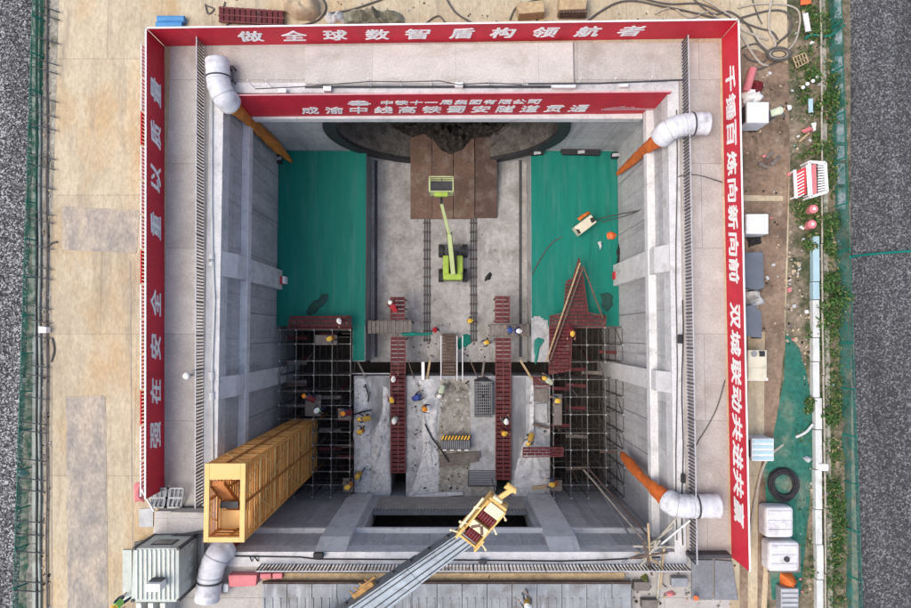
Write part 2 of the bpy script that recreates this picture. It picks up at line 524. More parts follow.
CABINW = mat('cabin_rib', (0.62, 0.64, 0.58), (0.54, 0.56, 0.51), 1.5, rough=0.5, stain=(0.40, 0.39, 0.33), sscale=1.8, slo=0.55, shi=0.75)
GLASS = mat('dark_glass', (0.05, 0.055, 0.06), (0.03, 0.035, 0.04), 2.0, rough=0.1, spec=0.6)
BLACK = mat('black_rubber', (0.018, 0.018, 0.02), (0.03, 0.03, 0.032), 4.0, rough=0.7)
CABLEG = mat('grey_cable', (0.075, 0.068, 0.062), (0.11, 0.10, 0.09), 4.0, rough=0.7)
CABLEP = mat('pale_cable', (0.42, 0.37, 0.30), (0.33, 0.29, 0.24), 4.0, rough=0.7)
PVC = mat('pale_pipe', (0.62, 0.63, 0.60), (0.50, 0.51, 0.49), 1.0, rough=0.5, stain=(0.38, 0.38, 0.33), sscale=1.4, slo=0.55, shi=0.75)
LEAF1 = mat('leaf_dark', (0.020, 0.055, 0.012), (0.03, 0.075, 0.016), 3.0, rough=0.6)
LEAF2 = mat('leaf_mid', (0.045, 0.105, 0.02), (0.06, 0.13, 0.025), 3.0, rough=0.6)
LEAF3 = mat('leaf_olive', (0.10, 0.125, 0.03), (0.14, 0.15, 0.045), 3.0, rough=0.7)
BLUE = mat('blue_foam', (0.08, 0.26, 0.50), (0.06, 0.22, 0.44), 2.0, rough=0.6)
SKYB = mat('pale_blue_sheet', (0.38, 0.52, 0.56), (0.32, 0.46, 0.50), 2.0, rough=0.5)
PINK = mat('faded_pink', (0.60, 0.20, 0.21), (0.52, 0.16, 0.17), 2.0, rough=0.7)
BRIGHTR = mat('bright_red', (0.52, 0.045, 0.05), (0.44, 0.035, 0.04), 2.0, rough=0.5)
TAN = mat('tan_sack', (0.47, 0.38, 0.26), (0.38, 0.30, 0.20), 1.8, fine=0.15, fscale=5, bump=0.4)
TARP = mat('olive_tarp', (0.15, 0.155, 0.115), (0.24, 0.235, 0.175), 3.0, fine=0.3, fscale=5, bump=0.8, stretch=(1.6, 0.5, 1))
PALET = mat('pale_tarp', (0.58, 0.59, 0.58), (0.44, 0.46, 0.46), 2.5, bump=0.6)
SLATE = mat('slate_sheet', (0.125, 0.145, 0.175), (0.10, 0.115, 0.14), 1.2, rough=0.6, fine=0.08)
ZINC = mat('zinc_sheet', (0.27, 0.285, 0.29), (0.20, 0.21, 0.22), 1.1, rough=0.55, stain=(0.13, 0.115, 0.10), sscale=0.9, slo=0.5, shi=0.72, fine=0.15, streak=((0.40, 0.41, 0.42), 2.0, (1.5, 0.2, 1), 0.55, 0.7))
GSLAB = mat('grey_cover_slab', (0.21, 0.215, 0.23), (0.165, 0.17, 0.18), 1.0, fine=0.15, fscale=6)
IBCW = mat('tank_white', (0.66, 0.65, 0.66), (0.55, 0.54, 0.55), 1.2, rough=0.5, stain=(0.36, 0.34, 0.32), sscale=1.8, slo=0.53, shi=0.75, fine=0.1, fscale=6)
BOXW = mat('box_white', (0.70, 0.73, 0.75), (0.60, 0.63, 0.65), 1.5, rough=0.45, stain=(0.42, 0.42, 0.41), sscale=2.0, slo=0.55, shi=0.75)
BOXC = mat('box_cream', (0.62, 0.58, 0.45), (0.54, 0.50, 0.38), 1.5, rough=0.5, stain=(0.36, 0.33, 0.25), sscale=1.6, slo=0.58, shi=0.78)
YEL = mat('yellow_line', (0.75, 0.42, 0.03), (0.65, 0.36, 0.03), 3.0, rough=0.5)
ORCONE = mat('orange_plastic', (0.75, 0.15, 0.045), (0.65, 0.12, 0.04), 3.0, rough=0.5)
LAMPW = mat('lamp_white', (0.82, 0.80, 0.74), (0.72, 0.70, 0.64), 3.0, rough=0.35)

# ------------------------------------------------------------------ the shaft box (metres)
XL = (at(221, 96).x + at(220, 551).x) / 2
XR = (at(670, 96).x + at(671, 551).x) / 2
YN = at(455, 94).y
YS = at(455, 551).y
ZD = -15.0                    # deepest bottom
ZF = -10.0                    # side floors
ZC = -12.5                    # central invert
ZS = -10.5                    # lower slab


def yw(py, z):
    return at(455, py, z).y


def xw(px, z):
    return at(px, 330, z).x


# ------------------------------------------------------------------ ground and roads
g = MB()
B = 160.0
e = 0.9
o4 = [(-B, -B), (B, -B), (B, B), (-B, B)]
i4 = [(XL - e, YS - e), (XR + e, YS - e), (XR + e, YN + e), (XL - e, YN + e)]
for k in range(4):
    a, b_ = o4[k], o4[(k + 1) % 4]
    c, d = i4[(k + 1) % 4], i4[k]
    g.face([(a[0], a[1], 0), (b_[0], b_[1], 0), (c[0], c[1], 0), (d[0], d[1], 0)])
struct(g.build('ground', YARD))
FAR = 110


def strip_sheet(name, m, x0, x1, z, far=FAR):
    a0, a1 = at(x0, 304, z).x, at(x1, 304, z).x
    s = MB()
    s.face([(a0, -far, z), (a1, -far, z), (a1, far, z), (a0, far, z)])
    return struct(s.build(name, m))


xl = at(28, 304).x
s = MB(); s.face([(-B, -FAR, 0.004), (xl, -FAR, 0.004), (xl, FAR, 0.004), (-B, FAR, 0.004)]); struct(s.build('road', ROAD))
xr = at(850, 304).x
s = MB(); s.face([(xr, -FAR, 0.004), (B, -FAR, 0.004), (B, FAR, 0.004), (xr, FAR, 0.004)]); struct(s.build('road', ROAD2))
strip_sheet('gutter_ground', GUTTER, 28, 50, 0.006)
def ragged(pxs, amp, n, sd):
    out = []
    for i in range(len(pxs)):
        (xa, ya), (xb_, yb_) = pxs[i], pxs[(i + 1) % len(pxs)]
        for k in range(n):
            t = k / n
            j1, j2 = noise.noise(Vector((i * 9 + k * 0.7, sd, 0))), noise.noise(Vector((i * 9 + k * 0.7, sd, 9)))
            out.append((xa + (xb_ - xa) * t + amp * j1, ya + (yb_ - ya) * t + amp * j2))
    return out


s = MB().sheet(ragged([(62, 208), (139, 212), (136, 252), (62, 249)], 1.6, 14, 1), 0.008); struct(s.build('worn_ground_patch', PATCH))
s = MB().sheet(ragged([(66, 398), (104, 397), (107, 640), (68, 640)], 1.8, 22, 2), 0.008); struct(s.build('worn_ground_patch', PATCH))
# expansion joints in the yard concrete
s = MB()
for a, b_ in (((105, 397), (108, 640)), ((62, 207), (139, 211)), ((139, 211), (136, 253)), ((50, -40), (52, 640)), ((130, 260), (133, 640)), ((66, 397), (105, 396)), ((62, 249), (136, 253))):
    s.bar(at(*a, 0.010), at(*b_, 0.010), 0.05, 0.006)
struct(s.build('ground_joints', PATCH))
# right-hand side: dirt lane, soil verge, green dust net, pale strip of concrete
s = MB().sheet([(738, 48), (757, 50), (788, 64), (790, 150), (786, 260), (784, 350), (778, 410), (770, 460), (758, 660), (740, 660)], 0.006)
struct(s.build('dirt_ground', DIRT))
s = MB().sheet([(786, -60), (850, -60), (851, 304), (852, 680), (764, 680), (772, 470), (784, 350), (788, 260), (790, 150), (788, 64)], 0.010)
struct(s.build('soil_verge_ground', SOIL))
s = MB().sheet([(748, 330), (765, 332), (764, 430), (758, 500), (757, 660), (748, 660)], 0.012)
struct(s.build('concrete_path', YARD))
s = MB().sheet([(743, 195), (783, 196), (783, 201), (743, 201)], 0.012)
struct(s.build('concrete_path_crossing', YARD))

# crumpled dust net over the soil, right
def heap(outline_px, z0, h, m, name, parent=None, rough=0.5, rings=7, seed=0, per=40, base=0.02, prof=2.0, nsc=1.3, skirt=0.0):
    """irregular mound over an outline given in photograph pixels at its own height"""
    pts = [at(x, y, z0) for x, y in outline_px]
    n = len(pts)
    L = [(pts[(i + 1) % n] - pts[i]).length for i in range(n)]
    tot = sum(L)
    ring = []
    for k in range(per):
        d = tot * k / per
        i = 0
        while d > L[i]:
            d -= L[i]
            i += 1
        p = pts[i].lerp(pts[(i + 1) % n], d / L[i])
        ring.append(p)
    c = sum(ring, Vector()) / per
    vs, fs = [], []
    for r_ in range(rings + 1):
        sc = 1 - r_ / (rings + 0.4)
        for p in ring:
            q = c + (p - c) * sc
            nv = noise.fractal(Vector((q.x * nsc + seed * 7.1, q.y * nsc, seed)), 0.9, 2.1, 4)
            hh = h * (1 - sc ** prof) * (1 + rough * nv) + base
            if r_ == 0:
                hh = -skirt
                q = q + (p - c).normalized() * (0.12 * noise.noise(q * 3.1 + Vector((seed, 0, 0))))
            vs.append(Vector((q.x, q.y, z0 + max(hh, 0.005 if r_ else hh))))
    for r_ in range(rings):
        for k in range(per):
            a, b_ = r_ * per + k, r_ * per + (k + 1) % per
            fs.append([a, b_, b_ + per, a + per])
    fs.append([rings * per + k for k in range(per)])
    mb = MB()
    ar = sum(ring[i].x * ring[(i + 1) % per].y - ring[(i + 1) % per].x * ring[i].y for i in range(per))
    if ar < 0:
        fs = [q[::-1] for q in fs]
    mb._faces(vs, fs)
    return mb.build(name, m, parent, smooth=True)


tag(heap([(786, 330), (800, 350), (812, 395), (813, 470), (808, 520), (800, 600), (772, 600), (768, 540), (764, 470), (774, 430), (784, 380)], 0.012, 0.18, YNET, 'dust_net', seed=3, per=70, nsc=0.9, rough=1.2),
    'crumpled green dust net laid on the soil beside the black hose coil', 'dust net')

# ------------------------------------------------------------------ concrete apron round the shaft
XO0, XO1 = at(165, 300).x, at(724, 300).x
YO1 = at(440, 43).y
YO0 = at(440, 655).y
s = MB()
ap = [(XO0, YO0), (XO1, YO0), (XO1, YO1), (XO0, YO1)]
ci = [(XL - 0.35, YS - 0.25), (XR + 0.35, YS - 0.25), (XR + 0.35, YN + 0.25), (XL - 0.35, YN + 0.25)]
for k in range(4):
    a, b_ = ap[k], ap[(k + 1) % 4]
    c, d = ci[(k + 1) % 4], ci[k]
    s.face([(a[0], a[1], 0.02), (b_[0], b_[1], 0.02), (c[0], c[1], 0.02), (d[0], d[1], 0.02)])
struct(s.build('apron_pavement', APRON))
s = MB().pxprism([(305, 46), (573, 42), (574, 83), (305, 84)], 0.22, 0.0)
tag(s.build('concrete_plinth', PLINTH, bevel=0.03), 'pale raised concrete slab between the two red top banners', 'slab')

# capping beam: one ring thing with four pieces
cap = thing('capping_beam', 'pale concrete kerb running round the rim of the shaft', 'kerb', (XL, YS, 0))
w = 0.72
for q in ((XL - w, XL, YS - w, YN + w), (XR, XR + w * 0.8, YS - w, YN + w), (XL, XR, YN, YN + 0.55), (XL, XR, YS - w, YS)):
    MB().box(*q, -0.9, 0.10).build('kerb_length', CAP, cap, bevel=0.02)

# ------------------------------------------------------------------ shaft walls
ZW0, ZW1 = -3.35, -2.75       # waler
TH = 0.9
CZ, CR = -5.7, 7.15           # portal centre and radius


def pilaster_px(pxs, z=0):
    return pxs


def zcirc(x, r=CR, cx=0.0):
    q = r * r - (x - cx) ** 2
    return math.sqrt(q) if q > 0 else None


def wall_solid(x0, x1, y0, y1, z0, z1, name, label):
    return tag(MB().box(x0, x1, y0, y1, z0, z1).build(name, WALL), label, 'wall')


# left wall
wl_ = wall_solid(XL - TH, XL - 0.001, YS - 0.5, YN + 0.5, ZD, -0.9, 'shaft_wall', 'grey concrete shaft wall on the left behind the orange stair tower')
PR = 0.42
def add_vert_x(parent, y0, y1, xa, xb, z0=ZD, z1=-0.02):
    # ribs start flush under the kerb and splay out to full depth 1.3 m lower
    left = abs(xa - XL) < 0.05
    wx, ox = (xa, xb) if left else (xb, xa)
    prof = [(wx, z0), (ox, z0), (ox, z1 - 1.3), (wx, z1)]
    m = MB()
    vs = [(x, y, z) for y in (y0, y1) for x, z in prof]
    fs = [[0, 1, 2, 3], [7, 6, 5, 4], [0, 4, 5, 1], [1, 5, 6, 2], [2, 6, 7, 3], [3, 7, 4, 0]]
    if not left:
        fs = [f[::-1] for f in fs]
    m._faces(vs, fs)
    m.build('pilaster', BEAM, parent)


MB().box(XL - 0.001, XL + PR, YS, YN, ZW0, ZW1).build('waler', BEAM, wl_, bevel=0.03)
for ya, yb in ((251, 276), (377, 399)):
    add_vert_x(wl_, at(221, yb).y, at(221, ya).y, XL + 0.003, XL + 0.37)
wr_ = wall_solid(XR + 0.001, XR + TH, YS - 0.5, YN + 0.5, ZD, -0.9, 'shaft_wall', 'pale concrete shaft wall on the right with two square ribs')
MB().box(XR - PR, XR + 0.001, YS, YN, ZW0 + 0.6, ZW1 + 0.6).build('waler', BEAM, wr_, bevel=0.03)
for ya, yb in ((244, 271), (372, 393)):
    add_vert_x(wr_, at(670, yb).y, at(670, ya).y, XR - 0.37, XR - 0.003)
# panel joints on side walls
for parent, x, sgn, ys in ((wl_, XL, 1, (130, 190, 310, 345, 430, 470)), (wr_, XR, -1, (140, 205, 310, 345, 430, 470))):
    j = MB()
    for py in ys:
        y = at(221, py).y
        j.box(min(x, x + sgn * 0.012), max(x, x + sgn * 0.012), y - 0.03, y + 0.03, ZD, -3.5)
    j.build('panel_joint', SLABD, parent)

# far (north) wall with the round portal cut through it
nw = MB()
NX = 96
yf, yb = YN, YN + TH
xs = [XL + (XR - XL) * i / NX for i in range(NX + 1)]
PCX = at(447, 130, -5.5).x
xs += [PCX - CR + 0.002, PCX + CR - 0.002]
xs = sorted(xs)
ZT = ZW0 - 0.05


def opening(x):
    q = zcirc(x - PCX)
    if q is None:
        return None
    return max(CZ - q, ZD), min(CZ + q, ZT)


for i in range(len(xs) - 1):
    a, b_ = xs[i], xs[i + 1]
    oa, ob = opening(a), opening(b_)
    if oa is None or ob is None:
        nw.face([(a, yf, ZD), (b_, yf, ZD), (b_, yf, -0.9), (a, yf, -0.9)])
        continue
    nw.face([(a, yf, ZD), (b_, yf, ZD), (b_, yf, ob[0]), (a, yf, oa[0])])
    nw.face([(a, yf, oa[1]), (b_, yf, ob[1]), (b_, yf, -0.9), (a, yf, -0.9)])
    nw.face([(a, yf, oa[0]), (b_, yf, ob[0]), (b_, yb, ob[0]), (a, yb, oa[0])])
    nw.face([(a, yb, oa[1]), (b_, yb, ob[1]), (b_, yf, ob[1]), (a, yf, oa[1])])
nw_ = tag(nw.build('shaft_wall', WALL), 'grey shaft wall at the far end pierced by the dark round tunnel mouth', 'wall')
MB().box(XL + PR, XR - PR, YN - 0.34, YN - 0.001, ZW0, ZW1).build('waler', BEAM, nw_, bevel=0.03)

# near (south) wall with a wide dark recess
XA, XB = at(362, 540, -3).x, at(536, 540, -3).x
yf = YS
sw = MB()
RZ0, RZ1 = -7.5, ZW1 - 0.30
sw.box(XL, XA, YS - TH, YS, ZD, -0.9)
sw.box(XB, XR, YS - TH, YS, ZD, -0.9)
sw.box(XA, XB, YS - TH, YS, RZ1, -0.9)
sw.box(XA, XB, YS - 0.35, YS, ZD, RZ0)
sw_ = tag(sw.build('shaft_wall', WALL), 'grey shaft wall at the near end with a wide dark recess under its beam', 'wall')
MB().box(XL + PR, XR - PR, YS + 0.001, YS + 0.28, ZW1 - 0.28, ZW1).build('waler', BEAM, sw_, bevel=0.03)
for xa, xb in ((315, 346), (550, 581)):
    m = MB()
    prof = [(YS + 0.003, ZF), (YS + 0.31, ZF), (YS + 0.31, -1.3), (YS + 0.003, -0.02)]
    vs = [(x, y, z) for x in (at(xa, 551).x, at(xb, 551).x) for y, z in prof]
    m._faces(vs, [[3, 2, 1, 0], [4, 5, 6, 7], [1, 5, 4, 0], [2, 6, 5, 1], [3, 7, 6, 2], [0, 4, 7, 3]])
    m.build('pilaster', BEAM, sw_)
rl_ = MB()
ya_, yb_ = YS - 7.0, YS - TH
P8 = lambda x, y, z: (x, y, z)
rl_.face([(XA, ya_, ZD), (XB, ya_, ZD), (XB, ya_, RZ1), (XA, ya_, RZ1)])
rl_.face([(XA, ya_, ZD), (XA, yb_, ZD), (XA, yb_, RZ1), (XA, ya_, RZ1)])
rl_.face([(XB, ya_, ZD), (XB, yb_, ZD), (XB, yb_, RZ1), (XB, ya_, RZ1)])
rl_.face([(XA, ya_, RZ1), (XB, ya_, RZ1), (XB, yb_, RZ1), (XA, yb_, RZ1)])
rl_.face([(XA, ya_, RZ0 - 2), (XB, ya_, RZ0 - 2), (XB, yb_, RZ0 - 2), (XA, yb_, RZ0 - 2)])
rl_.build('recess_lining', DEEP, sw_)  # recess shade put into the near-black lining colour
rb = MB()
for i in range(46):
    x = XA + (XB - XA) * (i + 0.5) / 46
    rb.bar((x, YS + 0.06, RZ0), (x, YS + 0.06, RZ0 + 0.5 + 0.05 * (i % 3)), 0.03)
rb.build('starter_bars', RUSTY, sw_)
MB().box(XA + 0.1, XB - 0.1, YS + 0.004, YS + 0.10, ZF - 0.2, RZ0 - 0.02).build('grey_board', BOARDG, sw_)

# ------------------------------------------------------------------ shaft floors
def floor_px(name, pxs, z, m, depth=None):
    return struct(MB().pxprism(pxs, z, ZD if depth is None else depth).build(name, m))


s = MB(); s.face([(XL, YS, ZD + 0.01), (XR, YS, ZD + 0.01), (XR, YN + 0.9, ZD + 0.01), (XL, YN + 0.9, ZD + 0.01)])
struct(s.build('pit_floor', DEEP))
xg0, xg1 = at(366, 250, ZF).x, at(531, 250, ZF).x
yg = yw(326, ZF)
s = MB().box(XL, xg0, yg, YN, ZD, ZF)
s.box(at(352.5, 340, ZF).x, xg0, yw(361.5, ZF), yg - 0.001, ZD, ZF)
struct(s.build('shaft_side_floor', SLABD))
s = MB().box(xg1, XR, yg, YN, ZD, ZF)
s.box(xg1, at(549, 340, ZF).x, yw(362, ZF), yg - 0.001, ZD, ZF)
struct(s.build('shaft_side_floor', SLAB))
s = MB().box(xg0, xg1, yw(362, ZC), YN + 0.3, ZD, ZC)
struct(s.build('tunnel_invert_floor', FLOOR))


def net_sheet(x0, x1, y0, y1, z, seed, label, ragged=None, h=0.05):
    nx, ny = 60, 90
    mb = MB()
    vs = []
    for j in range(ny + 1):
        for i in range(nx + 1):
            x = x0 + (x1 - x0) * i / nx
            y = y0 + (y1 - y0) * j / ny
            zz = z + 0.03 + h * (0.5 + 0.5 * noise.fractal(Vector((x * 1.1, y * 0.35, seed)), 1.0, 2.0, 4)) + 0.004 * math.sin(x * 9 + 0.6 * math.sin(y))
            vs.append((x, y, zz))
    fs = []
    for j in range(ny):
        for i in range(nx):
            cx_, cy_ = x0 + (x1 - x0) * (i + .5) / nx, y0 + (y1 - y0) * (j + .5) / ny
            if ragged and ragged(cx_, cy_):
                continue
            a = j * (nx + 1) + i
            fs.append([a, a + 1, a + nx + 2, a + nx + 1])
    mb._faces(vs, fs)
    return tag(mb.build('dust_net', GNET, smooth=True), label, 'dust net')


net_sheet(XL + 0.02, xg0 - 0.02, yg - 0.0, YN - 0.05, ZF, 1, 'smooth green dust net covering the floor left of the tunnel track')
yrag = yw(318, ZF)
net_sheet(xg1 + 0.02, XR - 0.02, yg, YN - 0.05, ZF, 2, 'smooth green dust net covering the floor right of the tunnel track',
          ragged=lambda x, y: y < yrag + 0.15 * math.sin(x * 5) and x < xg1 + 1.1)
s = MB()
s.box(at(353, 340, ZF).x, xg0 - 0.05, yw(360.5, ZF), yg - 0.02, ZF + 0.004, ZF + 0.03)
tag(s.build('dust_net', GNET), 'narrow green net strip at the right edge of the left scaffold', 'dust net')

# lower slab in three pieces with dark slots under the walkways
y_t, y_b = 376, 499
floor_px('slab_floor', [(354, y_t), (390, y_t), (390, y_b), (354, y_b)], ZS, SLAB)
floor_px('slab_floor', [(406, y_t), (495.5, y_t), (495.5, y_b), (406, y_b)], ZS, SLAB)
floor_px('slab_floor', [(511.5, y_t), (550, y_t), (550, y_b), (511.5, y_b)], ZS, SLAB)
s = MB().sheet([(440, 379), (468, 379), (471, 420), (470, 470), (496, 488), (495, 497), (438, 497), (440, 470), (437, 440), (441, 410)], ZS + 0.006)
struct(s.build('muddy_floor_patch', MUDPIT))
s = MB().sheet([(512, 377), (526, 377), (526, 430), (519, 470), (512, 470)], ZS + 0.006)
struct(s.build('dark_floor_patch', SLABD))  # darker grey sheet on the right slab
s = MB().sheet([(371, 377), (389, 377), (388, 400), (380, 420), (372, 432)], ZS + 0.006)
struct(s.build('dark_floor_patch', SLABD))  # same darker grey on the left slab
SP = 'grout spills on the lower slab'
for pts, h, lab, sd in (
    ([(355, 380), (365, 378), (369, 410), (371, 470), (370, 497), (355, 497), (354, 440)], 0.14, 'streaky pale grout spill along the left edge of the lower slab', 1),
    ([(383, 386), (388, 387), (390, 410), (391, 440), (391, 494), (370, 495), (371, 440), (375, 430), (380, 420), (383, 405)], 0.32, 'bottle shaped white grout heap left of the left red walkway', 2),
    ([(419, 380), (433, 378), (439, 400), (437, 430), (440, 470), (438, 494), (408, 497), (416, 482), (423, 450), (421, 425), (425, 405)], 0.22, 'ragged white grout heap beside the hazard striped box', 3),
    ([(531, 385), (534, 384), (534, 425), (549, 445), (550, 470), (549, 496), (514, 496), (515, 470), (522, 445), (529, 430)], 0.24, 'white grout heap under the small red plank bridge on the right', 4),
):
    tag(heap(pts, ZS, h, SHOT, 'grout_heap', rough=1.1, seed=sd, per=64, rings=9, nsc=2.2), lab, 'grout heap', SP)
tag(MB().pxprism([(408, 496), (440, 492.5), (463, 492), (463, 495), (440, 497), (409, 500)], ZS + 0.3, ZS + 0.01).build('grout_lip', SHOT, bevel=0.03), 'thin white grout lip along the front edge of the lower slab', 'grout heap')
# cables and cracks scattered over the slab
for i, (pts, lab) in enumerate((
    ([(371, 410), (362, 412), (353, 415)], 'short dark hose reaching the left slab edge by the two yellow helmets'),
    ([(365, 384), (369, 396), (368, 402)], 'dark bent bar lying on the top of the left slab'),
    ([(425, 424), (432, 438), (440, 448), (449, 462)], 'thin dark cable lying across the ragged middle grout heap'),
)):
    tag(MB().tube([at(x, y, ZS + 0.28) for x, y in pts], 0.05).build('site_cable', BLACK), lab, 'cable')

# tunnel: black seal ring, segment lining, muck
yN = YN
tn = thing('tunnel', 'round tunnel mouth with black rim and dark muck in the far wall', 'tunnel', (PCX, YN, CZ))


def arc_band(r0, r1, ya, yb_, a0, a1, n=64):
    mb = MB()
    for k in range(n):
        t0, t1 = a0 + (a1 - a0) * k / n, a0 + (a1 - a0) * (k + 1) / n
        P_ = lambda r, t, y: (PCX + r * math.cos(t), y, CZ + r * math.sin(t))
        mb.face([P_(r0, t0, ya), P_(r0, t1, ya), P_(r1, t1, ya), P_(r1, t0, ya)])
        mb.face([P_(r1, t0, ya), P_(r1, t1, ya), P_(r1, t1, yb_), P_(r1, t0, yb_)])
        mb.face([P_(r0, t1, ya), P_(r0, t0, ya), P_(r0, t0, yb_), P_(r0, t1, yb_)])
    return mb


tilt = R(18)
arc_band(CR - 0.62, CR + 0.14, YN - 0.22, YN + 0.018, math.pi - tilt, 2 * math.pi + tilt).build('seal_ring', RINGM, tn)
ta_ = math.asin((ZT - 0.02 - CZ) / (CR - 0.61))
arc_band(CR - 0.61, CR - 0.02, YN + 0.02, YN + 9.0, math.pi - ta_, 2 * math.pi + ta_, 72).build('segment_lining', LINING, tn)
MB().box(PCX - 7.2, PCX + 7.2, YN + TH + 0.01, YN + 9.0, ZT + 0.01, ZT + 0.5).build('crown_slab', LINING, tn)
MB().box(PCX - 7.5, PCX + 7.5, YN + 9.0, YN + 9.3, CZ - 7.5, ZT + 0.5).build('tunnel_face', MUCK, tn)
heap([(350, 116), (368, 121), (384, 123), (398, 131), (411, 137), (424, 134), (434, 142), (441, 151), (451, 155), (463, 150), (472, 139), (492, 136), (500, 131), (512, 125), (532, 122), (552, 116), (530, 92), (380, 92)],
     ZC + 1.05, 1.5, MUCK, 'muck_heap', tn, rough=1.5, rings=16, seed=5, per=200, nsc=2.4, prof=1.6, skirt=0.3)
for v in bpy.data.objects['muck_heap'].data.vertices:      # the mud lies on the curved invert
    x_w = v.co.x + tn.location.x - PCX
    q_ = zcirc(x_w, CR - 0.63)
    if q_:
        lowz = CZ - q_ + 0.10 + 0.35 * noise.fractal(Vector((v.co.x * 2.2, v.co.y * 2.2, 4.4)), 0.9, 2.1, 4) - tn.location.z
        v.co.z = max(v.co.z, lowz)

# rails and dark slots on the invert
sl = MB()
GT = 'slots and rail tracks in the tunnel floor'
for x0, lab in ((376, 'thin dark drain slot along the left side of the tunnel floor'), (520.5, 'thin dark drain slot along the right side of the tunnel floor')):
    d = thing('drain_slot', lab, 'drain', at(x0, 260, ZC), GT)
    MB().pxbox(x0 - 1.5, 160, x0 + 1.5, 357, ZC + 0.02, ZC).build('slot_cover', STEELD, d)
for x0, lab in ((427, 'left narrow rail track running under the lime boom lift'), (473.5, 'right narrow rail track running beside the lime boom lift')):
    d = thing('rail_track', lab, 'track', at(x0, 280, ZC), GT)
    for dx in (-2.4, 0, 2.4):
        MB().pxbox(x0 + dx - 0.55, 200, x0 + dx + 0.55, 342, ZC + 0.09, ZC).build('rail', STEELD, d)
    for py in range(204, 342, 9):
        MB().pxbox(x0 - 3.8, py, x0 + 3.8, py + 2.0, ZC + 0.05, ZC).build('sleeper', RUSTY, d)

PG = 'rusty steel plates at the tunnel mouth'
ZP = ZC + 0.95
for q, m, lab in (
    ([(410, 128), (431, 128), (432, 219), (410.5, 219)], RUSTP, 'leftmost brown steel plate at the tunnel mouth'),
    ([(431.6, 128), (453, 128), (453, 219), (432.4, 219)], RUSTP, 'brown steel plate under the lime work basket'),
    ([(453.5, 128), (474, 128), (474.5, 219), (453.6, 219)], RUSTP, 'brown steel plate with a pale streak right of the work basket'),
    ([(475, 130), (495, 130), (497, 218), (475.4, 218.5)], RUSTD, 'rightmost darker brown steel plate at the tunnel mouth'),
):
    pm_ = MB()
    (xa, ya), (xb_, _), (xc, yc), (xd, _) = q
    A = [at(xa, ya, ZP), at(xb_, ya, ZP)]
    Bq = [at(xd, 166, ZP), at(xc, 166, ZP)]
    Cq = [at(xd, yc, ZC + 0.12), at(xc, yc, ZC + 0.12)]
    dn = Vector((0, 0, -0.09))
    rows_ = [A, Bq, Cq]
    vs = [v for r_ in rows_ for v in r_] + [v + dn for r_ in rows_ for v in r_]
    fs = [[0, 2, 3, 1], [2, 4, 5, 3], [7, 9, 8, 6], [9, 11, 10, 8], [0, 6, 8, 2], [2, 8, 10, 4], [1, 3, 9, 7], [3, 5, 11, 9], [4, 10, 11, 5], [0, 1, 7, 6]]
    pm_._faces(vs, fs)
    tag(pm_.build('steel_plate', m), lab, 'steel plate', PG)
tag(heap([(440, 128), (468, 128), (466, 140), (460, 151), (455, 147), (447, 153), (441, 146)], ZP + 0.005, 0.28, MUCK, 'mud_heap', rough=1.5, seed=8, per=50, nsc=2.5), 'black mud spilled from the tunnel onto the brown plates', 'mud heap')

# ------------------------------------------------------------------ lettering
def glyph_mesh(ch, bold=0.022, shear=0.0):
    c = bpy.data.curves.new('glyph', 'FONT')
    c.body = ch
    c.offset = bold
    c.shear = shear
    c.extrude = 0.01
    c.resolution_u = 3
    o = bpy.data.objects.new('glyph', c)
    col.objects.link(o)
    dg = bpy.context.evaluated_depsgraph_get()
    m = bpy.data.meshes.new_from_object(o.evaluated_get(dg))
    vs = [v.co.copy() for v in m.vertices]
    fs = [list(p.vertices) for p in m.polygons]
    bpy.data.objects.remove(o)
    bpy.data.curves.remove(c)
    bpy.data.meshes.remove(m)
    return vs, fs


def lettering(mb, ch, pos, u, n, wdt, hgt, bold=0.0, wt=0.03, shear=0.15, up=(0, 0, 1)):
    vs, fs = glyph_mesh(ch, bold, shear)
    if not vs:
        return
    x0, x1 = min(v.x for v in vs), max(v.x for v in vs)
    y0, y1 = min(v.y for v in vs), max(v.y for v in vs)
    sx = wdt / max(x1 - x0, 0.8)
    sy = hgt / max(y1 - y0, 0.75)
    u, n, up = Vector(u), Vector(n), Vector(up)
    for k, (ox, oy) in enumerate(((0, 0), (wt, 0), (-wt, 0), (0, wt * 0.55), (0, -wt * 0.55))):
        out = [Vector(pos) + u * ((v.x - (x0 + x1) / 2) * sx + ox * wdt) + up * ((v.y - (y0 + y1) / 2) * sy + oy * hgt) + n * (v.z - 0.003 * k) for v in vs]
        mb._faces(out, fs)


# ------------------------------------------------------------------ red hoarding round the yard (1.9 m)
HH = 1.9
HB = [at(165, 489), at(165, 47), at(721, 39), at(731, 557)]


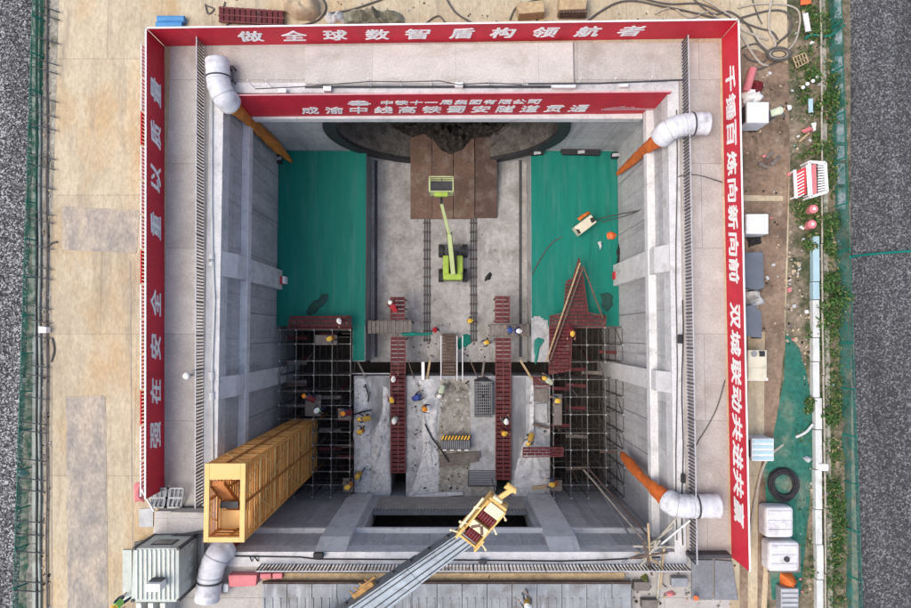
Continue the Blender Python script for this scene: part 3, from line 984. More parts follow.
def hoarding(a, b, label, chars, pcts_pos, outward):
    d = (b - a).normalized()
    n = Vector((-d.y, d.x, 0))
    if n.dot(outward) < 0:
        n = -n
    root = thing('red_hoarding', label, 'hoarding', tuple((a + b) / 2), 'red hoardings round the shaft')
    pm = MB()
    L = (b - a).length
    k = max(1, round(L / 1.9))
    pm.obox((a + b) / 2 + n * 0.04 + Vector((0, 0, HH / 2 + 0.01)), d * (L / 2), n * 0.02, Vector((0, 0, HH / 2 - 0.01)))
    pm.build('panel', RED, root)
    rl = MB()
    rl.bar(a + n * 0.05 + Vector((0, 0, HH + 0.02)), b + n * 0.05 + Vector((0, 0, HH + 0.02)), 0.07, 0.04)
    rl.build('top_rail', WHITE, root)
    ps = MB()
    for i in range(k + 1):
        p = a.lerp(b, i / k) + n * 0.10
        ps.bar(p, p + Vector((0, 0, HH - 0.1)), 0.07)
        ps.bar(p + Vector((0, 0, HH - 0.25)), p + n * 0.35, 0.05)
    ps.build('back_posts', STEEL, root)
    lm = MB()
    for ch, p in zip(chars, pcts_pos):
        t = (p - a).dot(d) / L
        q = a.lerp(b, t)
        q.z = 0.98
        right = Vector((0, 0, 1)).cross(n) * -1
        lm = MB()
        lettering(lm, ch, q - n * 0.004, right, -n, 1.22, 1.02)
        lm.build('character', WHITE, root)
    return root


lt = list('强在安全重以质量')
hoarding(HB[0], HB[1], 'long red hoarding on the left lettered in white along its inner face', lt,
         [at(156, y, 0.98) for y in (435, 391, 347, 303, 226, 179, 135, 92)], Vector((-1, 0, 0)))
tp = list('做全球数智盾构领航者')
hoarding(HB[1], HB[2], 'red hoarding along the top of the yard with ten white characters', tp,
         [at(x, 37, 0.98) for x in (251, 294, 335, 377, 418, 462, 503, 546, 588, 631)], Vector((0, 1, 0)))
rt = list('千锤百炼向新向前双城联动共进共赢')
hoarding(HB[2], HB[3], 'long red hoarding on the right lettered with sixteen white characters', rt,
         [at(730, y, 0.98) for y in (79, 107, 135, 163, 190, 217, 244, 271, 315, 343, 371, 399, 427, 455, 483, 512)], Vector((1, 0, 0)))

# red and pale picket pattern on the outside of the left hoarding
pf = thing('picket_rail', 'low pale picket rail along the outside of the left red hoarding', 'railing', at(146, 300))
for i in range(13):
    y0, y1 = 60 + i * 33, 60 + (i + 1) * 33 - 1.5
    m = MB()
    a, b = at(147.5, y0), at(147.2, y1)
    off = Vector((-0.34, 0, 0))
    a, b = HB[1] + (HB[0] - HB[1]) * ((y0 - 47) / 442) + off, HB[1] + (HB[0] - HB[1]) * ((y1 - 47) / 442) + off
    m.bar(a + Vector((0, 0, 1.75)), b + Vector((0, 0, 1.75)), 0.05)
    nn = 9
    for j in range(nn):
        p = a.lerp(b, (j + 0.5) / nn)
        m.bar(p + Vector((0, 0, 0.0)), p + Vector((0, 0, 1.78)), 0.10, 0.04)
    m.build('picket_panel', RED if i % 4 == 2 else WHITE, pf)

# inner banner hung in the shaft over the tunnel mouth
IB0, IB1 = at(230, 94, 0.45), at(672, 90, 0.45)
IB0.y, IB1.y = YN - 0.24, YN - 0.06
bz0, bz1 = ZW1 + 0.02, 0.42
ib = thing('tunnel_banner', 'wide red banner with two rows of white characters over the tunnel mouth', 'banner', (0, YN - 0.15, 0))
d = (IB1 - IB0).normalized(); d.z = 0
nb = Vector((d.y, -d.x, 0))
m = MB()
c0 = (IB0 + IB1) / 2
c0.z = (bz0 + bz1) / 2
# cloth with slight slack folds
nxb = 120
vs, fs = [], []
for j in range(9):
    for i in range(nxb + 1):
        p = IB0.lerp(IB1, i / nxb)
        z = bz0 + (bz1 - bz0) * j / 8
        q = Vector((p.x, p.y, z)) + nb * (0.012 * noise.noise(Vector((p.x * 0.8, z * 0.5, 1))))
        vs.append(q)
for j in range(8):
    for i in range(nxb):
        a = j * (nxb + 1) + i
        fs.append([a, a + 1, a + nxb + 2, a + nxb + 1])
m._faces(vs, fs)
m.build('cloth', RED, ib, smooth=True)
MB().bar(Vector((IB0.x, IB0.y, bz1 + 0.03)), Vector((IB1.x, IB1.y, bz1 + 0.03)), 0.06).build('top_hem', PINKW, ib)
lm = MB()
WID = (IB1.x - IB0.x)


def bpos(px, z):
    x = at(px, 100, z).x
    t = (x - IB0.x) / WID
    p = IB0.lerp(IB1, t) + nb * 0.03
    return Vector((p.x, p.y, z))


for i, ch in enumerate('中铁十一局集团有限公司'):
    lm = MB()
    lettering(lm, ch, bpos(387 + 14.75 * i, -0.72), d, nb, 0.66, 0.58, wt=0.022)
    lm.build('character', WHITE, ib)
for i, ch in enumerate('成渝中线高铁蜀安隧道贯通'):
    lm = MB()
    lettering(lm, ch, bpos(310 + 24.4 * i, -1.78), d, nb, 1.0, 0.98, wt=0.02)
    lm.build('character', WHITE, ib)
em = MB()
ec = bpos(359, -0.72)
for dz, wd, hh in ((0.26, 0.75, 0.10), (0.12, 1.0, 0.11), (-0.10, 1.2, 0.13), (-0.26, 0.9, 0.09)):
    em.obox(ec + Vector((0, 0, dz)), d * wd / 2, nb * 0.008, Vector((0, 0, hh / 2)))
em.obox(ec + Vector((0, 0, 0.01)), d * 0.09, nb * 0.010, Vector((0, 0, 0.34)))
em.build('emblem', WHITE, ib)
sk = MB()
rnd = random.Random(11)
for i in range(22):
    t = i / 21
    p = bpos(603 + 46 * t, -1.75)
    hgt = 0.18 + 0.5 * math.sin(math.pi * min(1, t * 1.2)) * rnd.uniform(0.4, 1.0)
    sk.obox(p + Vector((0, 0, hgt / 2 - 0.3)), d * 0.045, nb * 0.006, Vector((0, 0, hgt / 2)))
sk.obox(bpos(633, -2.02), d * 1.55, nb * 0.007, Vector((0, 0, 0.05)))
sk.obox(bpos(645, -1.90), d * 0.6, nb * 0.007, Vector((0, 0, 0.07)))
sk.build('skyline_print', PINKW, ib)

# ------------------------------------------------------------------ barred guard fences round the rim
GF = 'barred guard fences round the shaft rim'


def guard_fence(a, b, label, npan, h=1.0, sp=0.155):
    a, b = Vector(a), Vector(b)
    root = thing('guard_fence', label, 'fence', tuple((a + b) / 2), GF)
    for i in range(npan):
        p, q = a.lerp(b, (i + 0.01) / npan), a.lerp(b, (i + 0.99) / npan)
        m = MB()
        Z = Vector((0, 0, 1))
        m.m = 1
        m.bar(p + Z * h, q + Z * h, 0.05)
        m.bar(p + Z * 0.12, q + Z * 0.12, 0.05)
        m.m = 0
        k = int((q - p).length / sp)
        for j in range(k + 1):
            r = p.lerp(q, j / k)
            m.bar(r + Z * 0.12, r + Z * (h - 0.02), 0.062, 0.05)
        m.build('fence_panel', [GUARD, GUARDL], root)
    return root


guard_fence(at(204.5, 44), at(203.5, 503), 'barred guard fence along the left rim of the shaft', 14)
guard_fence(at(681, 44), at(689.5, 558), 'barred guard fence along the right rim of the shaft', 15)
guard_fence(at(262, 563.5), at(684, 563.5), 'barred guard fence along the bottom rim by the crane boom', 12)

# pale service pipe lying on the left kerb
sp_ = thing('service_pipe', 'pale service pipe lying along the left kerb of the shaft', 'pipe', at(211, 300, 0.1))
MB().tube([at(212, 60, 0.16), at(211.5, 200, 0.16), at(212.5, 256, 0.16), at(214.5, 300, 0.16), at(212, 370, 0.16), at(212.5, 460, 0.16)], 0.06).build('pipe_run', PVC, sp_, smooth=True)
for y in (254, 259, 372, 392):
    MB().cone(at(211.5, y, 0.16), at(211.5, y + 8, 0.16), 0.14, 0.14).build('coupler', PVC, sp_)
for x, y0, y1, lab in ((686.5, 300, 545, 'thin dark cable hanging along the right kerb with two floodlights'), (676.5, 110, 540, 'thin pale cable along the inner edge of the right kerb')):
    tag(MB().tube([at(x + 0.8 * math.sin(i * 1.3) - (4 if x > 680 else 0), y0 + (y1 - y0) * i / 10, 0.14) for i in range(11)], 0.03).build('rim_cable', BLACK if x > 680 else CABLEG), lab, 'cable')
tag(MB().tube([at(235, 556, 0.14), at(300, 557, 0.14), at(317, 559, 0.14), at(420, 559.5, 0.14), at(560, 561, 0.14), at(600, 560, 0.14), at(660, 557, 0.14)], 0.035).build('rim_cable', BLACK), 'dark cable lying along the bottom kerb under the crane boom', 'cable')
tag(MB().tube([at(252, 561, 0.15), at(250, 557, 0.3), at(254, 556, 0.35), at(258, 561, 0.15)], 0.035).build('rim_cable', BLACK), 'small dark cable loop standing on the bottom kerb at left', 'cable')

# rope barrier along the top rim
rp = thing('rope_barrier', 'row of thin white posts carrying a dark rope along the top rim', 'barrier', at(450, 87))
pp = [(255, 86), (300, 84), (325, 82), (371, 78.5), (403, 79), (440, 78), (459, 82), (488, 80), (522, 82)]
for (x, y) in ((254, 86), (272, 86), (322, 85), (371, 85), (402, 85), (432, 84), (458, 84), (489, 84), (522, 84), (577, 84), (611, 84), (646, 83)):
    p = at(x, y + 2)
    MB().cone(p, p + Vector((0, 0, 1.05)), 0.025, 0.025, 6).build('post', WHITE, rp)
MB().tube([at(x, y + 3, 0.85) for x, y in pp], 0.03).build('rope', CABLEG, rp)
MB().tube([at(528, 84, 0.75), at(600, 83.5, 0.75), at(684, 80, 0.75)], 0.05).build('rope', STEELD, rp)
for i, (x, y, wd, lab) in enumerate(((282, 90, 8, 'small white junction box leftmost on the top rim'), (327, 88, 8, 'small white junction box near the middle of the top rim'),
                                (459, 84, 8, 'small white junction box above the middle of the inner banner'), (624, 84, 9, 'small white junction box on the right part of the top rim'), (564, 85, 24, 'long low white box on the top rim by the plinth corner'))):
    tag(MB().pxbox(x - wd / 2, y - 2, x + wd / 2, y + 2.6, 0.42, 0.1).build('junction_box', WHITE, bevel=0.02), lab, 'box', 'white boxes on the top rim')
tag(MB().pxbox(305, 85.5, 575, 88.3, 0.13, 0.02).build('gap_shade_strip', STEELD), 'dark strip standing for the shaded gap between the raised slab and the inner banner', 'drain')  # flat dark strip paints the shade of the open gap

# floodlights on the kerb
FG = 'black floodlights on the rim'
for x, y, wd, hh, lab in ((318, 556, 10, 6, 'black floodlight on the bottom kerb left of the crane boom'), (483, 562, 8, 4, 'grey floodlight on the bottom kerb below the crane head'),
                          (681, 339, 4, 9, 'black floodlight on the right kerb above the lower rib'), (684, 479, 4, 9, 'black floodlight on the right kerb above the lower right duct')):
    f = thing('floodlight', lab, 'floodlight', at(x, y, 0.1), FG)
    MB().pxbox(x - wd / 2, y - hh / 2, x + wd / 2, y + hh / 2, 0.42, 0.2).build('housing', BLACK if 'black' in lab else STEELD, f, bevel=0.04)
    MB().pxbox(x - wd / 4, y - hh / 5, x + wd / 4, y + hh / 5, 0.2, 0.1).build('bracket', STEELD, f)
for x, y, lab in ((192, 375, 'round white lamp on the left apron outside the fence'),):
    f = thing('dome_lamp', lab, 'lamp', at(x, y))
    MB().cone(at(x, y), at(x, y) + Vector((0, 0, 0.5)), 0.05, 0.05, 8).build('stem', STEEL, f)
    MB().ball(at(x, y) + Vector((0, 0, 0.62)), 0.2).build('globe', LAMPW, f, smooth=True)

# ------------------------------------------------------------------ ventilation ducts
def smooth_path(pts, n=6):
    out = []
    P_ = [Vector(p) for p in pts]
    for i in range(len(P_) - 1):
        p0, p1, p2, p3 = P_[max(i - 1, 0)], P_[i], P_[i + 1], P_[min(i + 2, len(P_) - 1)]
        for k in range(n):
            t = k / n
            out.append(0.5 * ((2 * p1) + (-p0 + p2) * t + (2 * p0 - 5 * p1 + 4 * p2 - p3) * t * t + (-p0 + 3 * p1 - 3 * p2 + p3) * t ** 3))
    out.append(P_[-1])
    return out


def duct(pipe, hose, r, hm, label, hr, strap_at):
    root = thing('vent_duct', label, 'duct', tuple(pipe[0]), 'white ventilation ducts at the shaft corners')
    path = smooth_path(pipe, 8)
    rs = [r * (1 + 0.025 * math.sin(i * 1.57)) for i in range(len(path))]
    MB().tube(path, r, 20, rs).build('duct_pipe', DUCT, root, smooth=True)
    for i in range(5, len(path) - 2, 9):
        d_ = (path[i + 1] - path[i - 1]).normalized()
        MB().cone(path[i] - d_ * 0.02, path[i] + d_ * 0.012, r * 1.022, r * 1.022, 20).build('seam_ring', DUCTS, root)
    for k in strap_at:
        i = min(max(int(k * (len(path) - 1)), 1), len(path) - 2)
        d_ = (path[i + 1] - path[i - 1]).normalized()
        MB().cone(path[i] - d_ * 0.04, path[i] + d_ * 0.04, r * 1.05, r * 1.05, 20).build('strap', STEELD, root)
    hp = smooth_path(hose, 6)
    n = len(hp)
    rr = []
    for i in range(n):
        t = i / (n - 1)
        q = 0
        for (a, ra), (b, rb) in zip(hr[:-1], hr[1:]):
            if a <= t <= b:
                q = ra + (rb - ra) * (t - a) / (b - a)
        rr.append(max(q, hr[-1][1] if t >= hr[-1][0] else q) * (1 + 0.07 * math.sin(i * 2.1)))
    MB().tube(hp, r, 14, rr, squash=0.55).build('hanging_hose', hm, root, smooth=True)
    return root


z = 0.72
duct([at(217, 60, z), at(218, 72, z), at(219, 84, z), at(224, 97, z), at(231, 104, 0.2)],
     [at(231, 103, 0.25), at(238, 110, -1.0), at(256, 127, -4), at(275, 145, -7.2), at(292, 162, -9.9)], 0.58, HOSEO,
     'white duct elbow at the top left corner with an orange hose hanging down', [(0, 0.55), (0.15, 0.45), (0.4, 0.36), (0.75, 0.42), (1, 0.10)], (0.38,))
MB_ = MB()
for x, y0, y1 in ((229, 66, 82), (233, 66, 82)):
    MB_.bar(at(x, y0, 0.5), at(x, y1, 0.5), 0.06)
MB_.bar(at(229, 67, 0.5), at(233, 67, 0.5), 0.06); MB_.bar(at(229, 81, 0.5), at(233, 81, 0.5), 0.06)
for x in (229, 233):
    for y in (67, 81):
        MB_.bar(at(x, y, 0.5), Vector((at(x, y, .5).x, at(x, y, .5).y, 0.02)), 0.06)
tag(MB_.build('duct_trestle', STEELD), 'small dark steel trestle beside the top left duct elbow', 'trestle')
duct([at(708, 124, z), at(694, 124, z), at(680, 126, z), at(668, 131, 0.6), at(661, 138, 0.1)],
     [at(662, 137, 0.15), at(652, 144, -1.2), at(642, 152, -3.5), at(630, 163, -6.5), at(617, 174, -9.0)], 0.56, HOSER,
     'white duct elbow at the top right with a red orange hose hanging down', [(0, 0.52), (0.15, 0.42), (0.4, 0.34), (0.7, 0.32), (1, 0.14)], (0.3,))
duct([at(719, 506, z), at(702, 506, z), at(688, 506, z), at(676, 505, 0.68), at(668, 500, 0.3)],
     [at(671, 502, 0.3), at(655, 490, -1.2), at(641, 476, -3.3), at(631, 465, -5.4), at(622, 455, -7.4)], 0.56, HOSER,
     'white duct at the lower right with an orange hose narrowing down the wall', [(0, 0.50), (0.18, 0.46), (0.4, 0.28), (0.75, 0.40), (1, 0.24)], (0.35,))
duct([at(207, 600, z), at(209, 586, z), at(211, 572, z), at(217, 556, z), at(227, 546, 0.2)],
     [at(225, 547, 0.3), at(234, 540, -1.0), at(252, 523, -4), at(268, 508, -7.2), at(282, 496, -9.9)], 0.58, HOSEB,
     'white duct elbow at the bottom left with a brick red hose behind the tower', [(0, 0.56), (0.15, 0.52), (0.4, 0.45), (0.75, 0.4), (1, 0.2)], (0.35,))

# ------------------------------------------------------------------ orange stair tower
ZT1, ZT0 = 3.5, -11.4
ta, tb = at(207, 465, ZT1), at(243, 540, ZT1)
tx0, tx1, ty0, ty1 = ta.x, tb.x, tb.y, ta.y
tw = thing('stair_tower', 'tall orange steel stair tower standing down the left of the shaft', 'stair tower', ((tx0 + tx1) / 2, (ty0 + ty1) / 2, ZD))
for x in (tx0, tx1):
    for y in (ty0, ty1):
        MB().box(x - 0.06, x + 0.06, y - 0.06, y + 0.06, ZD, ZT1).build('corner_post', ORANGE, tw)
top = MB()
fr = 0.14
top.box(tx0 - 0.08, tx0 + fr, ty0 - 0.08, ty1 + 0.08, ZT1 - 0.1, ZT1 + 0.06)
top.box(tx1 - fr, tx1 + 0.08, ty0 - 0.08, ty1 + 0.08, ZT1 - 0.1, ZT1 + 0.06)
top.box(tx0 + fr, tx1 - fr, ty0 - 0.08, ty0 + fr, ZT1 - 0.1, ZT1 + 0.06)
top.box(tx0 + fr, tx1 - fr, ty1 - 0.62, ty1 + 0.08, ZT1 - 0.1, ZT1 + 0.06)
top.build('top_frame', ORANGEL, tw, bevel=0.015)
nst = 6
sh = (ZT1 - ZT0) / nst
# four sides: horizontal rails, vertical bars and diagonals for each storey
def tower_side(p, q, nrm, name):
    p, q, nrm = Vector(p), Vector(q), Vector(nrm)
    m = MB()
    Z = Vector((0, 0, 1))
    for k in range(nst):
        z0 = ZT0 + k * sh
        m.m = 1
        m.bar(p + Z * (z0 + 0.06), q + Z * (z0 + 0.06), 0.07, 0.14)
        m.m = 0
        nb_ = 7
        L = (q - p).length
        off = nrm * 0.045
        for j in range(1, nb_):
            zz = z0 + sh * j / nb_
            m.m = 1 if j % 2 else 0
            m.bar(p + Z * zz + off, q + Z * zz + off, 0.05, 0.05)
        m.m = 1
        nd = max(1, round(L / 1.2))
        for j in range(nd):
            a_, b_ = p.lerp(q, j / nd), p.lerp(q, (j + 1) / nd)
            if (k + j) % 2:
                a_, b_ = b_, a_
            m.bar(a_ + Z * (z0 + .1) + off * 1.6, b_ + Z * (z0 + sh) + off * 1.6, 0.035, 0.045)
        m.m = 2
        m.bar(p.lerp(q, 0.5) + Z * z0 + off * 1.3, p.lerp(q, 0.5) + Z * (z0 + sh) + off * 1.3, 0.10)
        m.m = 0
    # expanded-metal infill, set just inside the rails
    for j in range(int((ZT1 - ZT0) / 0.2)):
        zz = ZT0 + 0.1 + j * 0.2
        m.m = 0
        a_, b_ = p - nrm * 0.05, q - nrm * 0.05
        m.bar(a_ + Z * zz, b_ + Z * zz, 0.012, 0.075)
    return m.build(name, [ORANGE, ORANGEL, TREAD], tw)


tower_side((tx1, ty0, 0), (tx1, ty1, 0), (1, 0, 0), 'side_panel')
tower_side((tx0, ty1, 0), (tx0, ty0, 0), (-1, 0, 0), 'side_panel')
tower_side((tx1, ty1, 0), (tx0, ty1, 0), (0, 1, 0), 'side_panel')
tower_side((tx0, ty0, 0), (tx1, ty0, 0), (0, -1, 0), 'side_panel')
xm = (tx0 + tx1) / 2
for k in range(nst):
    z0 = ZT0 + k * sh
    f = MB()
    xa, xb_ = (tx0 + 0.08, xm - 0.04) if k % 2 else (xm + 0.04, tx1 - 0.08)
    ya, yb2 = (ty0 + 0.75, ty1 - 0.75) if k % 2 else (ty1 - 0.75, ty0 + 0.75)
    nt_ = 11
    for j in range(nt_):
        t = (j + 0.5) / nt_
        yy = ya + (yb2 - ya) * t
        f.box(xa, xb_, yy - 0.11, yy + 0.11, z0 + sh * t - 0.02, z0 + sh * t + 0.02)
    for x in (xa + 0.02, xb_ - 0.02):
        f.bar((x, ya, z0), (x, yb2, z0 + sh), 0.04, 0.2)
        f.bar((x, ya, z0 + 0.95), (x, yb2, z0 + sh + 0.95), 0.04, 0.04) if k < nst - 1 else None
    f.build('stair_flight', TREAD, tw)
    ld = MB()
    yl = (ty1 - 0.72, ty1 - 0.06) if k % 2 else (ty0 + 0.06, ty0 + 0.72)
    ld.box(tx0 + 0.07, tx1 - 0.07, yl[0], yl[1], z0 + sh - 0.06, z0 + sh - 0.0) if k < nst - 1 else ld.box(tx0 + 0.07, tx1 - 0.07, ty0 + 0.16, ty0 + 0.95, ZT1 - 1.3, ZT1 - 1.24)
    ld.build('landing', ORANGEL if k >= nst - 1 else TREAD, tw)
MB().box(tx0 + 0.15, tx1 - 0.65, ty0 + 1.05, ty0 + 1.35, ZT1 - 1.28, ZT1 - 1.22).build('step_board', STEELD, tw)

# ------------------------------------------------------------------ crane boom
bz = lambda t: 3.0 + t * 6.5      # height along the visible boom
hd = at(470, 533, 9.0)            # boom end under the head
tl = at(366, 606, 5.2)
dirb = (hd - tl).normalized()
base = hd - dirb * 26
side = dirb.cross(Vector((0, 0, 1))).normalized()
upb = side.cross(dirb).normalized()
cr = thing('crane_boom', 'long grey blue crane boom with a yellow sheave head reaching over the shaft', 'crane boom', tuple(tl))


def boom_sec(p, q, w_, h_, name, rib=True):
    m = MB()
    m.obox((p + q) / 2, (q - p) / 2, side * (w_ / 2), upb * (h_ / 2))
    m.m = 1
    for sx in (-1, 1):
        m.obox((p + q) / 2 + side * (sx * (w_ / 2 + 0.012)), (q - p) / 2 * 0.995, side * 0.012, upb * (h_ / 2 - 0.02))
    return m.build(name, [BOOMT, BOOM_SHADE], cr, bevel=0.0)


def boom_taper(p, q, w0, w1, name):
    m = MB()
    vs = []
    for c, w_ in ((p, w0), (q, w1)):
        h_ = w_ * 0.95
        for a, b in ((-1, -1), (1, -1), (1, 1), (-1, 1)):
            vs.append(c + side * (a * w_ / 2) + upb * (b * h_ / 2))
    m._faces(vs, [[0, 1, 2, 3], [7, 6, 5, 4], [0, 4, 5, 1], [1, 5, 6, 2], [2, 6, 7, 3], [3, 7, 4, 0]])
    m.mi = [1, 1, 1, 0, 0, 1]  # left side, underside and ends take the shaded copy
    return m.build(name, [BOOMT, BOOM_SHADE], cr, bevel=0.03)


boom_taper(hd - dirb * 3.4, hd + dirb * 0.2, 0.80, 0.62, 'boom_section')
boom_taper(hd - dirb * 7.0, hd - dirb * 3.2, 1.04, 0.84, 'boom_section')
boom_taper(base, hd - dirb * 6.8, 1.25, 1.07, 'boom_section')
for sx in (-0.42, -0.22, 0.10, 0.34):
    MB().tube([hd - dirb * 10 + upb * 0.64 + side * sx * 1.2, hd - dirb * 3.4 + upb * 0.43 + side * sx * 0.85, hd + upb * 0.36 + side * sx * 0.62], 0.018).build('hoist_rope', BLACK, cr)
for k in range(9):
    c = hd - dirb * (0.9 + k * 1.15)
    wk = 0.62 + 0.055 * (0.9 + k * 1.15)
    MB().obox(c + side * (-wk / 2 - 0.04), dirb * 0.06, side * 0.05, upb * 0.07).build('rope_lug', STEELD, cr)
# head: two yellow cheek plates, cross frames, two sheave banks, jib pin
hh_ = MB()
side_full, up_full = side, upb
fh = (at(503, 494, 9.9) - at(468, 535, 9.2)).normalized()
side = fh.cross(Vector((0, 0, 1))).normalized()
upb = side.cross(fh).normalized()
fwd = fh * 0.80
side = side * 0.80
o0 = hd + upb * 0.18
for sx in (-1, 1):
    hh_.obox(o0 + fwd * 1.05 + side * (sx * 0.44), fwd * 1.15, side * 0.04, upb * 0.34)
    hh_.obox(o0 + fwd * 0.2 + side * (sx * 0.50), fwd * 0.35, side * 0.05, upb * 0.42)
hh_.obox(o0 + fwd * 0.02 + upb * 0.3, fwd * 0.05, side * 0.5, upb * 0.05)
hh_.obox(o0 + fwd * 0.95 + upb * 0.22, fwd * 0.10, side * 0.44, upb * 0.05)
hh_.obox(o0 + fwd * 2.05 + upb * 0.10, fwd * 0.26, side * 0.44, upb * 0.12)
hh_.obox(o0 + fwd * 1.1 - upb * 0.36, fwd * 1.05, side * 0.42, upb * 0.03)
hh_.build('head_frame', CRANEY, cr, bevel=0.02)
for c_, a_, b_, h_ in ((o0 + fwd * 1.92 + upb * 0.28 + side * 0.05, 0.26, 0.38, 0.03), (o0 + fwd * 2.32 + upb * 0.10 - side * 0.12, 0.12, 0.22, 0.08), (o0 + fwd * 0.86 + upb * 0.31, 0.20, 0.40, 0.03)):
    MB().obox(c_, fwd * a_, side * b_, upb * h_).build('head_plate', CREAM, cr, bevel=0.02)
mk_ = MB()
for sx in (-1, 1):
    mk_.obox(o0 + fwd * (0.86) + upb * 0.35 + side * sx * 0.16, (fwd + side * sx * -0.8) * 0.16, (side + fwd * sx * 0.8) * 0.05, upb * 0.008)
mk_.build('chevron_mark', RUSTY, cr)
for t0, nsh in ((0.38, 5), (1.42, 6)):
    s_ = MB()
    for j in range(nsh):
        sx = (j - (nsh - 1) / 2) * 0.125
        c = o0 + fwd * t0 + side * sx + upb * 0.08
        s_.cone(c - side * 0.045, c + side * 0.045, 0.27, 0.27, 20)
    s_.build('sheave_bank', SHEAVE, cr)
jb = MB()
jb.bar(o0 + fwd * 2.3 - side * 0.1, o0 + fwd * 3.1 + side * 0.1, 0.16, 0.14)
jb.bar(o0 + fwd * 2.95 - side * 0.22, o0 + fwd * 3.05 + side * 0.32, 0.08)
jb.cone(o0 + fwd * 3.1 - side * 0.2, o0 + fwd * 3.1 + side * 0.25, 0.10, 0.10, 10)
jb.build('jib_pin', CRANEY, cr)
for t0, sx, ln in ((0.0, -0.62, 0.4), (0.25, 0.62, 0.42), (1.6, -0.56, 0.2), (1.2, 0.60, 0.25), (0.6, -0.6, 0.3), (2.0, 0.52, 0.25)):
    lk = MB()
    lk.bar(o0 + fwd * t0 + side * sx * 0.8 + upb * 0.2, o0 + fwd * (t0 - 0.1) + side * (sx + math.copysign(ln * 0.55, sx)) + upb * 0.25, 0.05)
    lk.ball(o0 + fwd * (t0 - 0.1) + side * (sx + math.copysign(ln * 0.55, sx)) + upb * 0.25, 0.05)
    lk.build('side_bracket', CREAM, cr)
MB().bar(o0 + fwd * 0.3 - side * 0.62 + upb * 0.25, o0 + fwd * 2.1 - side * 0.66 + upb * 0.25, 0.07).build('side_rail', CREAM, cr)
side, upb = side_full, up_full
lb = MB()
lp = hd - dirb * 5.6 - side * 0.62
lb.bar(lp, lp - dirb * 1.5, 0.20, 0.16)
lb.bar(lp + dirb * 0.3 - side * 0.14, lp - dirb * 0.9 - side * 0.14, 0.07)
for k in range(4):
    lb.bar(lp - dirb * (0.2 + 0.4 * k), lp - dirb * (0.3 + 0.4 * k) - side * 0.3, 0.05)
lb.build('rope_guide', RUSTGUIDE, cr)
MB().tube([o0 + fwd * 2.25 - side * 0.1, o0 + fwd * 2.25 - side * 0.1 - Vector((0, 0, 3))], 0.02).build('hoist_rope', BLACK, cr)
cone_b = Vector((base.x, base.y, 0))
MB().cone(cone_b, base, 0.9, 0.5, 12).build('boom_pedestal', STEELD, cr)

# ------------------------------------------------------------------ scaffolds in the side pits
def scaffold(cols, rows, ztop, label, skip=None, lo=None):
    pts = {}
    x_ = [at(cx_, 330, ztop).x for cx_ in cols]
    y_ = [at(455, ry, ztop).y for ry in rows]
    root = thing('tube_scaffold', label, 'scaffold', ((x_[0] + x_[-1]) / 2, (y_[0] + y_[-1]) / 2, ZD), 'tube scaffolds in the side pits')
    ok = lambda x, y: not (skip and skip(x, y))
    up_ = None
    for x in x_:
        for y in y_:
            if not ok(x, y):
                continue
            m = MB()
            m.m = 2  # lower length takes the shaded tube colour
            m.cone((x, y, ZD), (x, y, ztop - 0.7), 0.035, 0.035, 6)
            m.m = 0
            m.cone((x, y, ztop - 0.7), (x, y, ztop + 0.12), 0.035, 0.035, 6)
            m.m = 1
            m.ball((x, y, ztop + 0.06), 0.068, 1.0, 8, 5)
            m.build('upright', [TUBE, NODE, TUBED], root)
    lv = [ztop - 1.9, ztop - 3.8]
    low = MB()

    def runs(line, vary):
        out, cur = [], []
        for p in line:
            if ok(*p):
                cur.append(p)
            else:
                if len(cur) > 1:
                    out.append(cur)
                cur = []
        if len(cur) > 1:
            out.append(cur)
        return out

    for y in y_:
        for seg in runs([(x, y) for x in x_], 0):
            MB().cone((*seg[0], ztop - 0.05), (*seg[-1], ztop - 0.05), 0.028, 0.028, 6).build('ledger', TUBE, root)
            for z in lv:
                if z > ZD:
                    low.cone((*seg[0], z), (*seg[-1], z), 0.028, 0.028, 6)
    for x in x_:
        for seg in runs([(x, y) for y in y_], 1):
            MB().cone((*seg[0], ztop - 0.12), (*seg[-1], ztop - 0.12), 0.032, 0.032, 6).build('transom', TUBE, root)
            for z in lv:
                if z > ZD:
                    low.cone((*seg[0], z), (*seg[-1], z), 0.028, 0.028, 6)
            for i in range(0, len(seg) - 1, 2):
                low.cone((*seg[i], lv[0]), (*seg[i + 1], ztop - 0.2), 0.022, 0.022, 6)
    low.build('lower_bracing', TUBED, root)
    rn = random.Random(int(cols[0]))
    for _ in range(34):
        pk = MB()
        i, j = rn.randrange(len(x_) - 1), rn.randrange(len(y_) - 1)
        if ok(x_[i], y_[j]) and ok(x_[i + 1], y_[j]):
            yy = y_[j] + rn.uniform(0.2, 0.7)
            if rn.random() < 0.5:
                pk.bar((x_[i], yy, lv[0] + 0.06), (x_[i + 1] + 0.3, yy + rn.uniform(-.1, .1), lv[0] + 0.06), 0.22, 0.05)
            else:
                pk.bar((x_[i] + rn.uniform(.2, .7), y_[j], ZD), (x_[i] + rn.uniform(.2, .7), y_[j + 1], ztop - 1.0), 0.12, 0.05)
            pk.build('stored_plank', rn.choice([PLANK, PLANK, RUSTY, MAROON]), root)

    return root


inside_tower = lambda x, y: tx0 - 0.25 < x < tx1 + 0.2 and ty0 - 0.3 < y < ty1 + 0.2
scaffold([280, 296, 314, 332, 350.5], [330, 344, 361, 375, 391, 405.5, 419, 432, 445, 458, 471.5, 485, 497], -9.2,
         'grid of steel scaffold tubes in the dark pit by the orange stair tower', inside_tower)
scaffold([553, 570, 587, 605, 622.5], [327.5, 345, 362, 379.5, 397, 414.5, 433, 450, 467.5, 485, 498], -9.0,
         'grid of steel scaffold tubes in the dark pit on the right of the slab')


